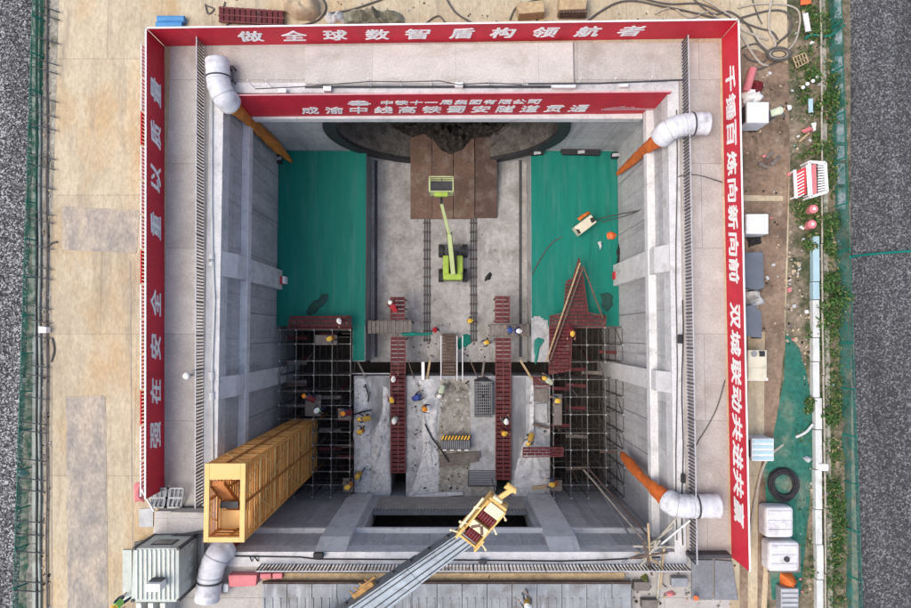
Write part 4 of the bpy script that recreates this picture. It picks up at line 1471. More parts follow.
# planks laid in rows inside an outline
def plank_fill(pxs, z, step, gap, name, label, cat, m, group=None, edge=None):
    ys = [p[1] for p in pxs]
    y = min(ys)
    mb = MB()
    n = len(pxs)
    while y + step - gap <= max(ys) + 0.01:
        yc = y + (step - gap) / 2
        xs_ = []
        for i in range(n):
            (xa, ya), (xb_, yb_) = pxs[i], pxs[(i + 1) % n]
            if (ya <= yc) != (yb_ <= yc):
                xs_.append(xa + (xb_ - xa) * (yc - ya) / (yb_ - ya))
        xs_.sort()
        for a, b_ in zip(xs_[::2], xs_[1::2]):
            xx = a
            k = 0
            while xx < b_ - 0.5:
                x2 = min(xx + 8.0 - (4.0 if (k == 0 and int(y / step) % 2) else 0), b_)
                mb.pxbox(xx, y, x2 - 0.45, y + step - gap, z + 0.01 * ((k + int(y)) % 2), z - 0.06)
                xx = x2
                k += 1
        y += step
    mb.m = 1
    for i in range(n):
        (xa, ya), (xb_, yb_) = pxs[i], pxs[(i + 1) % n]
        if edge:
            mb.bar(at(xa, ya, z - 0.1), at(xb_, yb_, z - 0.1), 0.06)
    return tag(mb.build(name, [m, MAROONL]), label, cat, group)


DG = 'maroon board decks in the shaft'
plank_fill([(579, 258), (583, 277), (588, 313), (606, 316), (605, 327), (572, 327.5), (570.5, 370), (549, 374), (550, 316), (564, 313), (566, 282), (573, 278)], -8.75, 3.6, 0.7,
           'board_deck', 'arrow shaped maroon board deck at the top of the right scaffold', 'deck', MAROON, DG, True)
plank_fill([(290, 317), (351, 316), (351, 328.5), (288, 328.5)], -8.95, 3.9, 0.7, 'board_deck', 'maroon board deck across the top of the left scaffold', 'deck', MAROON, DG, True)
plank_fill([(523, 448), (563, 447), (563, 456), (523, 457)], -8.85, 3.0, 0.6, 'board_deck', 'short maroon plank bridge from the slab to the right scaffold', 'deck', MAROON, DG, True)
plank_fill([(533, 377), (548, 377), (549, 387), (534, 388)], ZS + 0.35, 3.0, 0.6, 'board_deck', 'small patch of maroon boards at the top right of the slab', 'deck', MAROON, DG, True)

# red walkways over the floor slots
def walkway(x0, x1, y0, y1, z, label, legs=True):
    root = thing('steel_walkway', label, 'walkway', at((x0 + x1) / 2, (y0 + y1) / 2, z), 'maroon slotted walkways down the middle')
    d_ = MB()
    y = y0
    xm_ = (x0 + x1) / 2
    while y < y1 - 1:
        for a, b_ in ((x0 + 0.8, xm_ - 0.5), (xm_ + 0.5, x1 - 0.8)):
            d_.pxbox(a, y, b_, min(y + 3.2, y1), z, z - 0.05)
        y += 4.2
    d_.build('deck', MAROON, root)
    s_ = MB()
    for x in (x0 + 0.4, xm_, x1 - 0.4):
        s_.pxbox(x - 0.4, y0, x + 0.4, y1, z + 0.015, z - 0.14)
    s_.build('stringers', MAROONL, root)
    for x in (x0 + 0.6, x1 - 0.6):
        for y in (y0 + 2, (y0 + y1) / 2, y1 - 2):
            p = at(x, y, z - 0.14)
            MB().cone((p.x, p.y, ZD), p, 0.05, 0.05, 6).build('leg', STEELD, root)
    return root


walkway(390, 405, 297, 320, -10.2, 'short maroon walkway piece above the left crossing planks')
walkway(390.5, 405.5, 337, 473, -10.2, 'long maroon walkway running down the left slot of the slab')
walkway(495, 510, 296, 323, -10.2, 'short maroon walkway piece above the right crossing planks')
walkway(495.5, 511, 338, 480, -10.2, 'long maroon walkway running down the right slot of the slab')
CG = 'grey plank crossings over the walkways'
for x0, x1, y0, y1, lab in ((368, 412, 320.5, 333.5, 'left grey plank crossing over the maroon walkway'), (489.5, 530, 324, 336.5, 'right grey plank crossing with two men in blue')):
    c = thing('plank_crossing', lab, 'crossing', at((x0 + x1) / 2, (y0 + y1) / 2, -10.0), CG)
    m = MB()
    k = 11
    for i in range(k):
        xa = x0 + (x1 - x0) * i / k
        m.pxbox(xa, y0 + 0.8 * (i % 2), xa + (x1 - x0) / k - 0.7, y1 - 0.5 * (i % 3), -9.98, -10.05)
    m.build('planks', PLANK, c)
    m = MB()
    for y in (y0 + 0.6, y1 - 0.6):
        m.pxbox(x0, y - 0.5, x1, y + 0.5, -10.06, -10.2)
    for x in (x0 + 1, x1 - 1):
        for y in (y0 + 1, y1 - 1):
            p = at(x, y, -10.2)
            m.bar(p, (p.x, p.y, ZC - 0.0), 0.08)
    m.build('bearers', RUSTY, c)

# stair ladder with white handrails between floor and slab
ld = thing('site_stair', 'brown plank stair with white handrails crossing the dark trench', 'stair', at(449, 355, ZC))
m = MB()
for i in range(14):
    y = 334 + i * 3.2
    m.pxbox(442.5, y, 455, y + 2.6, -12.1 + 0.12 * i, -12.15 + 0.12 * i)
m.build('treads', RUSTY, ld)
m = MB()
for x in (441.5, 456):
    m.bar(at(x, 334, -12.2), at(x, 379, -10.5), 0.05, 0.16)
m.build('stringers', PLANK, ld)
for x in (441, 457, 462.5):
    m = MB()
    a, b_ = at(x, 336, -11.0), at(x, 380, -9.5)
    m.bar(a, b_, 0.06)
    for t in (0, 0.5, 1):
        p = a.lerp(b_, t)
        m.bar(p, p - Vector((0, 0, 0.95)), 0.05)
    m.build('handrail', WHITE, ld)
tag(MB().pxbox(421.5, 362, 424.5, 380, -10.3, -10.42).build('white_board', WHITE), 'pale board spanning the dark trench right of the left walkway', 'board')
m = MB()
m.bar(at(352, 373.5, -10.3), at(390, 373.5, -10.3), 0.06)
m.bar(at(352, 373.5, -10.3) + Vector((0, 0, -0.9)), at(352, 373.5, -10.3), 0.05)
tag(m.build('edge_rail', GUARDL), 'pale rail along the dark trench at the top of the left slab', 'rail')

# ------------------------------------------------------------------ lime boom lift
bl = thing('boom_lift', 'lime boom lift with raised basket standing on the tunnel floor', 'boom lift', at(453, 264, ZC))
c0 = at(453, 264, ZC)
def L_(x, y, z):
    return c0 + Vector((x, y, z))


MB().obox(L_(0, 0.0, 0.62), (0.55, 0, 0), (0, 1.25, 0), (0, 0, 0.18)).build('chassis', STEELD, bl, bevel=0.04)
MB().obox(L_(0, 0.82, 0.62), (0.85, 0, 0), (0, 0.16, 0), (0, 0, 0.12)).obox(L_(0, -0.82, 0.62), (0.85, 0, 0), (0, 0.16, 0), (0, 0, 0.12)).build('axles', STEELD, bl, bevel=0.02)
for sx in (-1, 1):
    for sy in (-1, 1):
        wv = MB()
        ctr = L_(sx * 0.82, sy * 0.85, 0.46)
        wv.cone(ctr - Vector((0.17, 0, 0)), ctr + Vector((0.17, 0, 0)), 0.46, 0.46, 20)
        wv.m = 1
        wv.cone(ctr - Vector((0.18, 0, 0)), ctr + Vector((0.18, 0, 0)), 0.24, 0.24, 14)
        wv.build('wheel', [TYRE, STEEL], bl, bevel=0.03)
tt = MB()
for sx in (-1, 1):
    tt.obox(L_(sx * 0.47, -0.35, 1.15), (0.21, 0, 0), (0, 0.78, 0), (0, 0, 0.36))
tt.obox(L_(0, -1.02, 1.15), (0.66, 0, 0), (0, 0.22, 0), (0, 0, 0.42))
tt.build('turntable', LIME, bl, bevel=0.09)
MB().obox(L_(0, -0.1, 1.0), (0.24, 0, 0), (0, 0.9, 0), (0, 0, 0.2)).build('pivot_well', BLACK, bl)
p0, p1, p2 = L_(0.02, -0.85, 1.75), at(449, 232, -9.3), at(441.5, 204, -7.9)
MB().bar(p0, p1.lerp(p0, 0.05), 0.30, 0.34).build('lower_boom', LIMEP, bl, bevel=0.03)
m = MB()
m.bar(p0 + (p1 - p0) * 0.3 + Vector((0.16, 0, 0.05)), p1 + Vector((0.16, 0, 0.05)), 0.05)
m.bar(p0 + (p1 - p0) * 0.3 + Vector((-0.16, 0, 0.05)), p1 + Vector((-0.16, 0, 0.05)), 0.05)
m.build('boom_hoses', BLACK, bl)
MB().bar(p1 - (p1 - p0) * 0.1, p2, 0.2, 0.24).build('upper_boom', LIMEP, bl, bevel=0.02)
bc = at(441.5, 188, -8.4)
MB().bar(p2, bc + Vector((0, -0.5, 0.1)), 0.16, 0.16).build('jib_link', STEELD, bl)
MB().obox(bc, (0.72, 0, 0), (0, 0.45, 0), (0, 0, 0.03)).build('basket_floor', STEELD, bl)
m = MB()
for z in (0.05, 0.55, 1.05):
    for a, b_ in (((-.74, -.46), (.74, -.46)), ((.74, -.46), (.74, .46)), ((.74, .46), (-.74, .46)), ((-.74, .46), (-.74, -.46))):
        m.bar(bc + Vector((*a, z)), bc + Vector((*b_, z)), 0.06)
for x in (-.74, 0, .74):
    for y in (-.46, .46):
        m.bar(bc + Vector((x, y, 0)), bc + Vector((x, y, 1.05)), 0.05)
m.build('basket_rail', LIMEP, bl)
MB().obox(bc + Vector((0, -0.62, 0.85)), (0.42, 0, 0), (0, 0.13, 0), (0, 0, 0.16)).build('control_box', LIME, bl, bevel=0.03)

# ------------------------------------------------------------------ things on the shaft floor
def box_thing(name, label, cat, parts, group=None):
    """parts: list of (part name, builder, material, bevel)"""
    root = thing(name, label, cat, tuple(parts[0][1].v[0]), group)
    for pn, mb, m, bv in parts:
        mb.build(pn, m, root, bevel=bv)
    return root


# hazard striped box
a_, b_ = at(441, 436, ZS + 0.75), at(470, 450, ZS + 0.75)
hz = thing('striped_barrier_box', 'dark box with a yellow and black striped top edge on the lower slab', 'barrier', tuple(at(455, 445, ZS)))
MB().box(a_.x, b_.x, b_.y, a_.y - 0.25, ZS, ZS + 0.7).build('box_body', STEELD, hz, bevel=0.02)
m = MB()
n = 9
for i in range(n * 2):
    x = a_.x + (b_.x - a_.x) * i / (n * 2)
    w_ = (b_.x - a_.x) / (n * 2)
    m.m = i % 2
    y1, y0 = a_.y + 0.02, a_.y - 0.24
    m.prism([(x, y0), (x + w_, y0), (x + w_ + 0.12, y1), (x + 0.12, y1)], ZS + 0.55, ZS + 0.78)
m.build('striped_edge', [YEL, BLACK], hz)
m = MB()
for i in range(14):
    x = a_.x + (b_.x - a_.x) * (i + 0.5) / 14
    m.box(x - 0.02, x + 0.02, b_.y + 0.08, a_.y - 0.3, ZS + 0.70, ZS + 0.73)
m.build('grille', STEEL, hz)
m = MB()
for i in range(4):
    x = a_.x + (b_.x - a_.x) * (i + 0.5) / 4
    m.box(x - 0.12, x + 0.12, b_.y - 0.05, b_.y + 0.03, ZS + 0.3, ZS + 0.72)
m.build('white_tabs', WHITE, hz)
for i, (x0, y0, x1, y1, lab) in enumerate(((439, 457, 480, 453, 'upper grey timber plank below the striped box'), (439, 461, 480, 455.5, 'middle grey timber plank below the striped box'), (440, 465, 478, 459.5, 'lower grey timber plank below the striped box'))):
    tag(MB().bar(at(x0, y0, ZS + 0.12 + 0.03 * i), at(x1, y1, ZS + 0.12 + 0.03 * i), 0.25, 0.1).build('timber_plank', PLANK), lab, 'plank', 'grey planks on the lower slab')
gt = thing('steel_grating', 'grey steel grating lying near the crane head on the slab', 'grating', at(482, 478, ZS))
m = MB()
for i in range(9):
    y = 471 + i * 1.6
    m.pxbox(469, y, 496, y + 0.9, ZS + 0.22, ZS + 0.12)
m.build('bars', STEEL, gt)
MB().pxbox(468, 470.5, 497, 486.5, ZS + 0.12, ZS + 0.05).build('frame', STEELD, gt)
bn = thing('mesh_bin', 'dark wire mesh bin of scrap beside the right walkway', 'bin', at(483, 398, ZS))
m = MB()
for i in range(9):
    x = 475 + i * 2.1
    m.bar(at(x, 382, ZS + 0.75), at(x, 416, ZS + 0.75), 0.03)
for i in range(13):
    y = 382 + i * 2.8
    m.bar(at(475, y, ZS + 0.75), at(492, y, ZS + 0.75), 0.03)
m.build('mesh_lid', STEEL, bn)
m = MB()
m.pxbox(474.5, 381, 476, 417, ZS + 0.72, ZS + 0.01).pxbox(491, 381, 492.5, 417, ZS + 0.72, ZS + 0.01).pxbox(476, 381, 491, 382.5, ZS + 0.72, ZS + 0.01).pxbox(476, 415.5, 491, 417, ZS + 0.72, ZS + 0.01)
m.build('side_walls', STEELD, bn)
heap([(477, 384), (490, 384), (490, 414), (477, 414)], ZS + 0.05, 0.5, MUCK, 'scrap', bn, rough=1.4, seed=12)
tag(heap([(475, 384), (474, 380), (483, 375.5), (492, 380), (493, 384), (484, 381)], ZS + 0.02, 0.25, STEELD, 'hose_loop', seed=14), 'dark curved hose loop at the top of the mesh bin', 'hose')
tag(MB().bar(at(532, 488, ZS + 0.32), at(550, 486, ZS + 0.32), 0.22, 0.12).build('timber_plank', WOOD), 'tan timber plank at the lower right corner of the slab', 'plank')
tag(MB().bar(at(533, 424, ZS + 0.25), at(549, 428, ZS + 0.25), 0.14, 0.12).build('timber_plank', RUSTY), 'dark bar across the right slab above the yellow helmet', 'bar')
tag(MB().pxprism([(534, 389), (548, 389), (548, 402), (535, 402)], ZS + 0.24, ZS + 0.05).build('cover_board', PLANK, bevel=0.02), 'grey board on the right slab just under the maroon boards', 'board')
tag(MB().pxprism([(536, 404), (547, 403), (548, 423), (536, 422)], ZS + 0.2, ZS + 0.05).build('cover_board', SLAB, bevel=0.02), 'pale grey board on the right slab below the other board', 'board')
# white box with red cloth on the right net
zz = ZF + 0.08
gb = thing('generator_box', 'cream machine box set askew on the right green net', 'machine', at(585, 225, zz))
MB().pxprism([(574, 227), (591, 214.5), (597, 222), (580, 235)], zz + 0.85, zz).build('casing', BOXC, gb, bevel=0.04)
MB().pxprism([(590, 218.5), (594, 217), (595.5, 221), (592, 223)], zz + 0.92, zz + 0.8).build('exhaust', BLACK, gb, bevel=0.02)
MB().pxprism([(576, 229), (579, 229.5), (581, 233), (579, 234)], zz + 0.90, zz + 0.8).build('vent', BLACK, gb, bevel=0.02)
tag(heap([(576, 219), (588, 211), (591, 213), (580, 221)], zz, 0.2, HOSER, 'red_cloth', seed=15), 'dull red cloth behind the cream machine box', 'cloth')
tag(heap([(607, 234), (611, 231), (616, 235), (613, 240), (608, 239)], zz, 0.25, ORCONE, 'orange_bag', seed=16), 'orange bag on the right green net', 'bag')
tag(heap([(598, 243), (601, 241), (602, 247), (600, 250)], zz, 0.15, PALET, 'white_bag', seed=17), 'small white bag on the right green net below the machine box', 'bag')
tag(heap([(617, 247), (623, 236), (624, 262), (617, 265)], zz, 0.5, BLACK, 'dark_hose_bundle', seed=18), 'dark hose bundle against the right wall above the rib', 'hose bundle')
for (x, y, sgn, lab) in ((282, 280, 1, 'small red and white safety box on the upper left rib'), (617, 275, -1, 'small red and white safety box at the foot of the upper right rib')):
    sb_ = thing('safety_box', lab, 'box', at(x, y, -9.6))
    MB().pxbox(x - 2.5, y - 3.5, x + 0.2, y + 4, -9.3, ZF + 0.04).build('red_half', BRIGHTR, sb_, bevel=0.02)
    MB().pxbox(x + 0.3, y - 3.8, x + 3, y + 3.5, -9.3, ZF + 0.04).build('white_half', WHITE, sb_, bevel=0.02)
def rag(pxs, z, label, sd, m=None):
    return tag(heap(pxs, z, 0.07, m or BLACK, 'net_scrap', seed=sd, per=60, rough=1.0, nsc=2.0), label, 'scrap', None)


GTEAR = mat('torn_net_hole', (0.012, 0.05, 0.042), (0.02, 0.065, 0.055), 2.0)
for q, lab in (([(561, 149.5), (601, 150), (600, 155), (563, 154)], 'long black tray lying along the far wall on the right green net'), ([(275.5, 154), (281, 154), (281, 163), (275.5, 163)], 'small black box in the far corner of the left green net'), ([(612, 152), (619, 152), (619, 158), (612, 158)], 'small black box in the far corner of the right green net'), ([(530, 152), (544, 151), (544, 154), (531, 155)], 'short black tray beside the tunnel rim on the right green net')):
    bt = thing('equipment_box', lab, 'box', at(*q[0], ZF))
    MB().pxprism(q, ZF + 0.4, ZF + 0.05).build('box_body', BLACK, bt, bevel=0.03)
    c = sum((at(x, y, ZF + 0.4) for x, y in q), Vector()) / 4
    MB().obox(c + Vector((0, 0, 0.015)), Vector((0.22, 0.02, 0)), Vector((0, 0.10, 0)), Vector((0, 0, 0.02))).build('lid_plate', GUARDL, bt)
rag([(305, 312), (312, 303), (319, 299), (322, 294), (328, 293), (328, 300), (322, 306), (316, 313), (308, 315)], ZF + 0.09, 'dark torn net scrap above the left scaffold deck', 21, GTEAR)
rag([(601, 294), (607, 292), (613, 296), (612, 305), (607, 312), (602, 307)], ZF + 0.09, 'dark torn net scrap right of the arrow shaped deck', 22, GTEAR)
rag([(534, 340), (538, 337), (545, 340), (540, 346), (538, 358), (535, 365)], ZF + 0.03, 'green net scrap on the pale strip by the right walkway', 23, GNET)
rag([(457, 342), (463, 334), (471, 335), (472, 342), (466, 347), (458, 350)], ZC + 0.03, 'green net scrap by the site stair', 24, GNET)
rag([(400, 333.5), (412, 332), (432, 333), (431, 335), (412, 336), (401, 335.5)], -9.9, 'thin green net strip beside the left plank crossing', 25, GNET)
tag(heap([(485, 277), (490, 272), (492, 275), (489, 280), (485, 281)], ZC, 0.2, BLACK, 'black_bag', seed=26), 'small black bag on the tunnel floor right of the boom lift', 'bag')
tag(MB().tube(smooth_path([at(532, 275, ZF + 0.1), at(540, 260, ZF + 0.1), at(556, 240, ZF + 0.1), at(600, 219, ZF + 0.15), at(650, 208, -4), at(690, 190, 0.3)]), 0.035).build('power_cable', CABLEG), 'thin cable running from the cream machine box up to the right rim', 'cable')
tag(MB().tube(smooth_path([at(602, 222, ZF + 0.1), at(640, 210, -5), at(680, 176, 0.2), at(722, 182, 0.1)]), 0.03).build('power_cable', CABLEG), 'thin cable sagging across the upper right rib to the hoarding', 'cable')
tag(MB().tube(smooth_path([at(650, 440, -5), at(690, 446, 0.3), at(700, 438, 0.06), at(716, 410, 0.06), at(725, 380, 0.06)]), 0.03).build('power_cable', CABLEG), 'thin cable curving over the right apron to the hoarding', 'cable')
# long poles leaning on the deck and fallen across the right pit
LG = 'long poles in the shaft'
for a, b_, za, zb, m, lab in (
    ((546, 362), (580, 263), -8.6, -8.5, WOOD, 'left long tan pole lying up the arrow shaped deck'),
    ((549, 364), (583, 268), -8.55, -8.45, RUSTY, 'right long dark pole lying up the arrow shaped deck'),
    ((583, 266), (603, 318), -8.5, -8.6, RUSTY, 'long dark pole lying down the right half of the arrow shaped deck'),
    ((584, 470), (648, 545), -8.8, -0.5, BAMBOO, 'long pale pole leaning from the right pit up to the bottom rim'),
    ((588, 468), (652, 540), -8.9, -0.6, RUSTY, 'long dark pole leaning from the right pit up to the bottom rim'),
    ((594, 480), (643, 556), -8.6, 0.4, STEEL, 'long grey pole leaning from the right pit up to the bottom rim'),
):
    tag(MB().cone(at(*a, za), at(*b_, zb), 0.055, 0.055, 8).build('long_pole', m), lab, 'pole', LG)
rnd = random.Random(3)
for i, (x0, y0, x1, y1, z0, z1, m) in enumerate((
    (648, 551, 680, 513, 0.4, 0.6, BAMBOO), (644, 549, 672, 527, 0.5, 0.5, BAMBOO), (633, 546, 674, 547, 0.6, 0.5, BAMBOO), (650, 560, 648, 523, 0.5, 0.9, WOOD),
    (642, 560, 690, 520, 0.3, 0.5, PVC), (636, 552, 664, 566, 0.5, 0.4, WOOD), (640, 566, 660, 540, 0.6, 0.7, BAMBOO), (652, 575, 643, 541, 0.4, 0.9, RUSTY),
    (630, 558, 668, 552, 0.7, 0.6, RUSTY), (656, 540, 646, 572, 0.7, 0.3, BAMBOO), (622, 563, 655, 546, 0.5, 0.5, STEEL), (660, 588, 664, 548, 0.3, 0.6, WOOD),
    (657, 602, 660, 560, 0.2, 0.5, BAMBOO))):
    words_ = ['pale pole pointing at the lower right duct', 'short pale pole just under the duct pole', 'level pale pole crossing the stick pile', 'upright tan stick at the top of the stick pile',
              'white pipe in the stick pile reaching toward the right rim', 'tan stick on the lower right of the stick pile', 'pale stick slanting through the middle of the stick pile', 'dark rod leaning down out of the stick pile',
              'dark rod lying almost level in the stick pile', 'pale stick slanting down left in the stick pile', 'grey tube on the left end of the stick pile', 'tan stick standing below the stick pile', 'lowest pale stick below the pile by the bottom fence']
    tag(MB().bar(at(x0, y0, z0), at(x1, y1, z1), 0.09, 0.07).build('loose_stick', m), words_[i], 'stick', 'loose sticks piled on the bottom right rim')

# ------------------------------------------------------------------ bottom edge of the yard
tag(MB().pxprism([(262, 573), (575, 573), (625, 572.5), (625, 581), (262, 582)], 0.16, 0.0).build('timber_beam', WOOD, bevel=0.02), 'long tan timber beam behind the bottom guard fence', 'beam')
zr = thing('metal_roof', 'grey sheet metal roof of the shed along the bottom edge', 'roof', at(420, 600))
m = MB()
x = 262.0
i = 0
while x < 631:
    x2 = min(x + 25, 631)
    m.pxprism([(x + 0.3, 584), (x2 - 0.3, 584), (x2 - 0.3, 640), (x + 0.3, 640)], 0.62 + 0.012 * (i % 2), 0.52)
    x = x2
    i += 1
m.build('roof_sheet', ZINC, zr)
m = MB()
for k in range(45):
    xx = 264 + k * 8.1
    m.bar(at(xx, 598, 0.65), at(xx, 640, 0.65), 0.06, 0.05)
m.build('standing_seam', ZINC, zr)
MB().pxbox(264, 586, 629, 640, 0.5, 0.02).build('shed_wall', STEELD, zr)
MB().pxbox(262, 582.2, 631, 584, 0.55, 0.3).build('gutter', RUSTY, zr)
tag(MB().pxprism([(228, 575), (257, 575), (256, 586), (229, 587)], 0.5, 0.02).build('red_crate', PINK, bevel=0.04), 'large faded red box beside the bottom left duct', 'box')
tag(MB().pxprism([(260, 574), (271, 573.5), (271, 579), (260, 579)], 0.4, 0.02).build('red_crate', PINK, bevel=0.03), 'small faded red box second from the bottom left duct', 'box')
tag(MB().pxprism([(272.5, 573.5), (282, 573), (282, 578.5), (272.5, 579)], 0.4, 0.02).build('red_crate', PINK, bevel=0.03), 'small faded red box third from the bottom left duct', 'box')
tag(MB().pxprism([(223, 584), (228, 584), (228, 592), (223, 592)], 0.4, 0.02).build('white_can', WHITE, bevel=0.04), 'small white can beside the bottom left duct', 'can')
for q, lab in (([(692, 560), (713, 560), (713, 600), (692, 600)], 'left of the two grey cover slabs under the red hoarding end'), ([(715, 560), (732, 561), (738, 600), (715, 600)], 'right of the two grey cover slabs under the red hoarding end')):
    tag(MB().pxprism(q, 0.16, 0.0).build('cover_slab', GSLAB, bevel=0.02), lab, 'slab')
tag(MB().pxbox(690, 555, 732, 558.5, 0.7, 0.0).build('dark_rail', STEELD), 'dark steel bar across the end of the right apron', 'bar')
tag(MB().cone(at(696, 598, 0.0), at(696, 598, 0.9), 0.12, 0.12, 12).build('red_bollard', ORCONE, bevel=0.02), 'short red post in front of the grey cover slabs', 'post')
tag(heap([(665, 592), (672, 590), (676, 594), (668, 597)], 0.02, 0.2, PINK, 'pink_bag', seed=31), 'pink bag on the bottom apron', 'bag')
tag(heap([(640, 577), (646, 574), (649, 579), (643, 583)], 0.02, 0.3, LEAF3, 'olive_bag', seed=32), 'olive bag by the end of the shed roof', 'bag')
for i, (x, y, m_, lab) in enumerate(((642, 586, PLANK, 'grey box on the bottom apron at the end of the shed roof'), (680, 582, STEEL, 'flat grey box on the bottom apron left of the cover slabs'), (650, 604, PLANK, 'brown box at the bottom edge left of the pink bag'))):
    tag(MB().pxbox(x - 8, y - 4, x + 8, y + 5, 0.4, 0.02).build('tool_box', m_, bevel=0.03), lab, 'box')
# bottom left: cabin
z1 = 2.2
cb = thing('site_cabin', 'pale ribbed metal cabin at the lower left corner', 'cabin', at(158, 575))
q = [(133, 548), (179, 548), (179, 602), (131, 602)]
MB().pxprism(q, z1, 0.15).build('body', CABIN, cb, bevel=0.03)
m = MB()
for i in range(9):
    x = 135.5 + i * 4.6
    m.pxbox(x, 550, x + 1.9, 600, z1 + 0.07, z1 + 0.002)
m.build('roof_ribs', CABINW, cb, bevel=0.02)
for x, y in ((133.5, 549), (178, 549), (178, 601), (132, 601)):
    MB().pxbox(x - 1.5, y - 1.2, x + 1.5, y + 1.2, z1 + 0.09, 0.1).build('corner_casting', STEELD, cb)
yy_ = at(155, 548, z1).y
xx0, xx1 = at(146, 548, z1).x, at(168, 548, z1).x
wnd = MB().box(xx0, xx1, yy_ + 0.0, yy_ + 0.03, 1.0, 1.75).build('window', STEELD, cb)
MB().box(xx0 + .06, xx1 - .06, yy_ + 0.03, yy_ + 0.04, 1.06, 1.69).build('pane', GLASS, wnd)
MB().pxbox(145, 584, 160, 592, z1 + 0.75, z1 + 0.12).build('roof_unit', WHITE, cb, bevel=0.03)
MB().pxbox(149, 580.5, 161, 583.5, z1 + 0.5, z1 + 0.1).build('unit_grille', STEELD, cb)
m = MB()
for x in (136, 148, 160):
    m.pxbox(x, 603, x + 5, 640, 1.2, 0.02)
m.build('skid_leg', PVC, cb)
MB().pxbox(122.5, 550, 131.6, 600, 0.12, 0.01).build('step_plate', CABIN, cb)
xa = at(179, 575, z1).x
m = MB()
for k, py in enumerate((556, 566, 580, 592)):
    y = at(179, py, z1).y
    m.box(xa + 0.003, xa + 0.03, y - 0.12, y + 0.12, 0.7 + 0.2 * (k % 2), 0.95 + 0.2 * (k % 2))
m.build('wall_fitting', CABINW, cb)
m = MB()
for a, b_ in (((135, 543), (205, 531)), ((136, 546), (205, 535)), ((205, 531), (207, 598))):
    m.bar(at(*a, 0.4), at(*b_, 0.4), 0.12, 0.1)
for x, y in ((135, 545), (170, 538), (205, 533), (206, 596)):
    p = at(x, y, 0.4)
    m.bar((p.x, p.y, 0), p, 0.1)
tag(m.build('low_barrier', STEELD), 'dark steel frame rail running behind the pale cabin', 'frame')
tag(MB().pxprism([(155, 511), (206, 511), (206, 533), (153, 534)], 0.28, 0.0).build('concrete_block', PLINTH, bevel=0.03), 'beige concrete block between the pale cabin and the left fence', 'block')
tag(MB().pxprism([(180, 508), (206, 508), (206, 512.5), (170, 512)], 0.42, 0.0).build('dark_rail', STEELD), 'dark steel bar at the lower end of the left guard fence', 'bar')
for x0, lab in ((150, 'left grey steel frame leaning at the lower end of the left hoarding'), (164, 'right grey steel frame leaning at the lower end of the left hoarding')):
    m = MB()
    for i in range(5):
        a, b_ = at(x0 + i * 4.4, 507, 0.1), at(x0 + 3 + i * 4.2, 488, 0.5)
        m.bar(a, b_, 0.07)
    for t in (0, 0.5, 1):
        m.bar(at(x0, 507, 0.1).lerp(at(x0 + 3, 488, 0.5), t) + Vector((0, 0, .02)), at(x0 + 17.6, 507, 0.1).lerp(at(x0 + 19.8, 488, 0.5), t) + Vector((0, 0, .02)), 0.07)
    m.pxprism([(x0 + 1, 506), (x0 + 18, 506), (x0 + 19, 490), (x0 + 4, 490)], 0.06, 0.03)
    tag(m.build('steel_grid', STEEL), lab, 'grid frame')
tag(heap([(134, 484), (142, 480), (144, 502), (135, 502)], 0.005, 0.25, PINK, 'pink_cloth', seed=41), 'faded pink cloth outside the lower end of the left hoarding', 'cloth')
tag(MB().pxprism([(139, 509), (153, 508), (153, 527), (139, 527)], 0.05, 0.0).build('drain_grate', STEEL), 'square grey drain cover near the pale cabin', 'drain cover')
tag(MB().bar(at(142, 490, 1.9), at(154, 511, 0.3), 0.07).build('prop_pole', WHITE), 'white pole propping the lower end of the left hoarding', 'pole')

# ------------------------------------------------------------------ top edge of the yard
for y0, y1, x0, x1, lab in ((16, 23.5, 158, 185, 'upper blue foam roll by the top left corner'), (23.5, 28, 157, 183, 'lower blue foam roll by the top left corner')):
    a, b_ = at(x0, (y0 + y1) / 2, 0.2), at(x1, (y0 + y1) / 2, 0.2)
    tag(MB().cone(a, b_, 0.18, 0.18, 14).build('foam_roll', BLUE, smooth=False), lab, 'foam roll')
pr = thing('board_stack', 'stack of maroon slotted boards behind the top hoarding', 'board stack', at(250, 15))
for k in range(3):
    m = MB()
    for i in range(12):
        x = 219 + i * 5.4
        m.pxprism([(x, 6.5 + i * 0.35), (x + 4.4, 6.8 + i * 0.35), (x + 4.4, 21 + i * 0.3), (x, 20.7 + i * 0.3)], 0.14 + 0.12 * k, 0.06 + 0.12 * k)
    m.m = 1
    for yy in (7, 14, 20.5):
        m.pxprism([(218.5, yy), (284, yy + 4), (284, yy + 5), (218.5, yy + 1)], 0.155 + 0.12 * k, 0.05 + 0.12 * k)
    m.build('board_layer', [MAROON, MAROONL], pr)
tag(heap([(283, 2), (300, -6), (320, 2), (321, 16), (310, 22), (297, 21), (284, 12)], 0.0, 0.9, TAN, 'sand_bag', seed=51, rough=0.35, prof=6.0), 'big tan sack left of the tarpaulins behind the top hoarding', 'sack')
tag(heap([(325, 17), (332, 12), (343, 13), (344, 22), (330, 25)], 0.0, 0.4, PALET, 'white_tarpaulin', seed=52, rough=1.2, nsc=3), 'small crumpled white sheet beside the olive tarpaulin', 'tarpaulin')
tag(heap([(342, 14), (360, 11), (385, 12), (404, 15), (406, 24), (380, 26), (345, 25)], 0.0, 0.6, TARP, 'olive_tarpaulin', seed=53, rough=1.3, nsc=2.6, per=80), 'long crumpled olive tarpaulin heap behind the top hoarding', 'tarpaulin')
tag(MB().pxprism([(517, 3), (543, 0), (545, 12), (519, 14)], 0.75, 0.0).build('timber_crate', WOOD, bevel=0.03), 'closed tan timber crate behind the top hoarding', 'crate')
hb = thing('hollow_block_stack', 'tan stack of hollow tubes showing its open ends behind the top hoarding', 'block stack', at(572, 10))
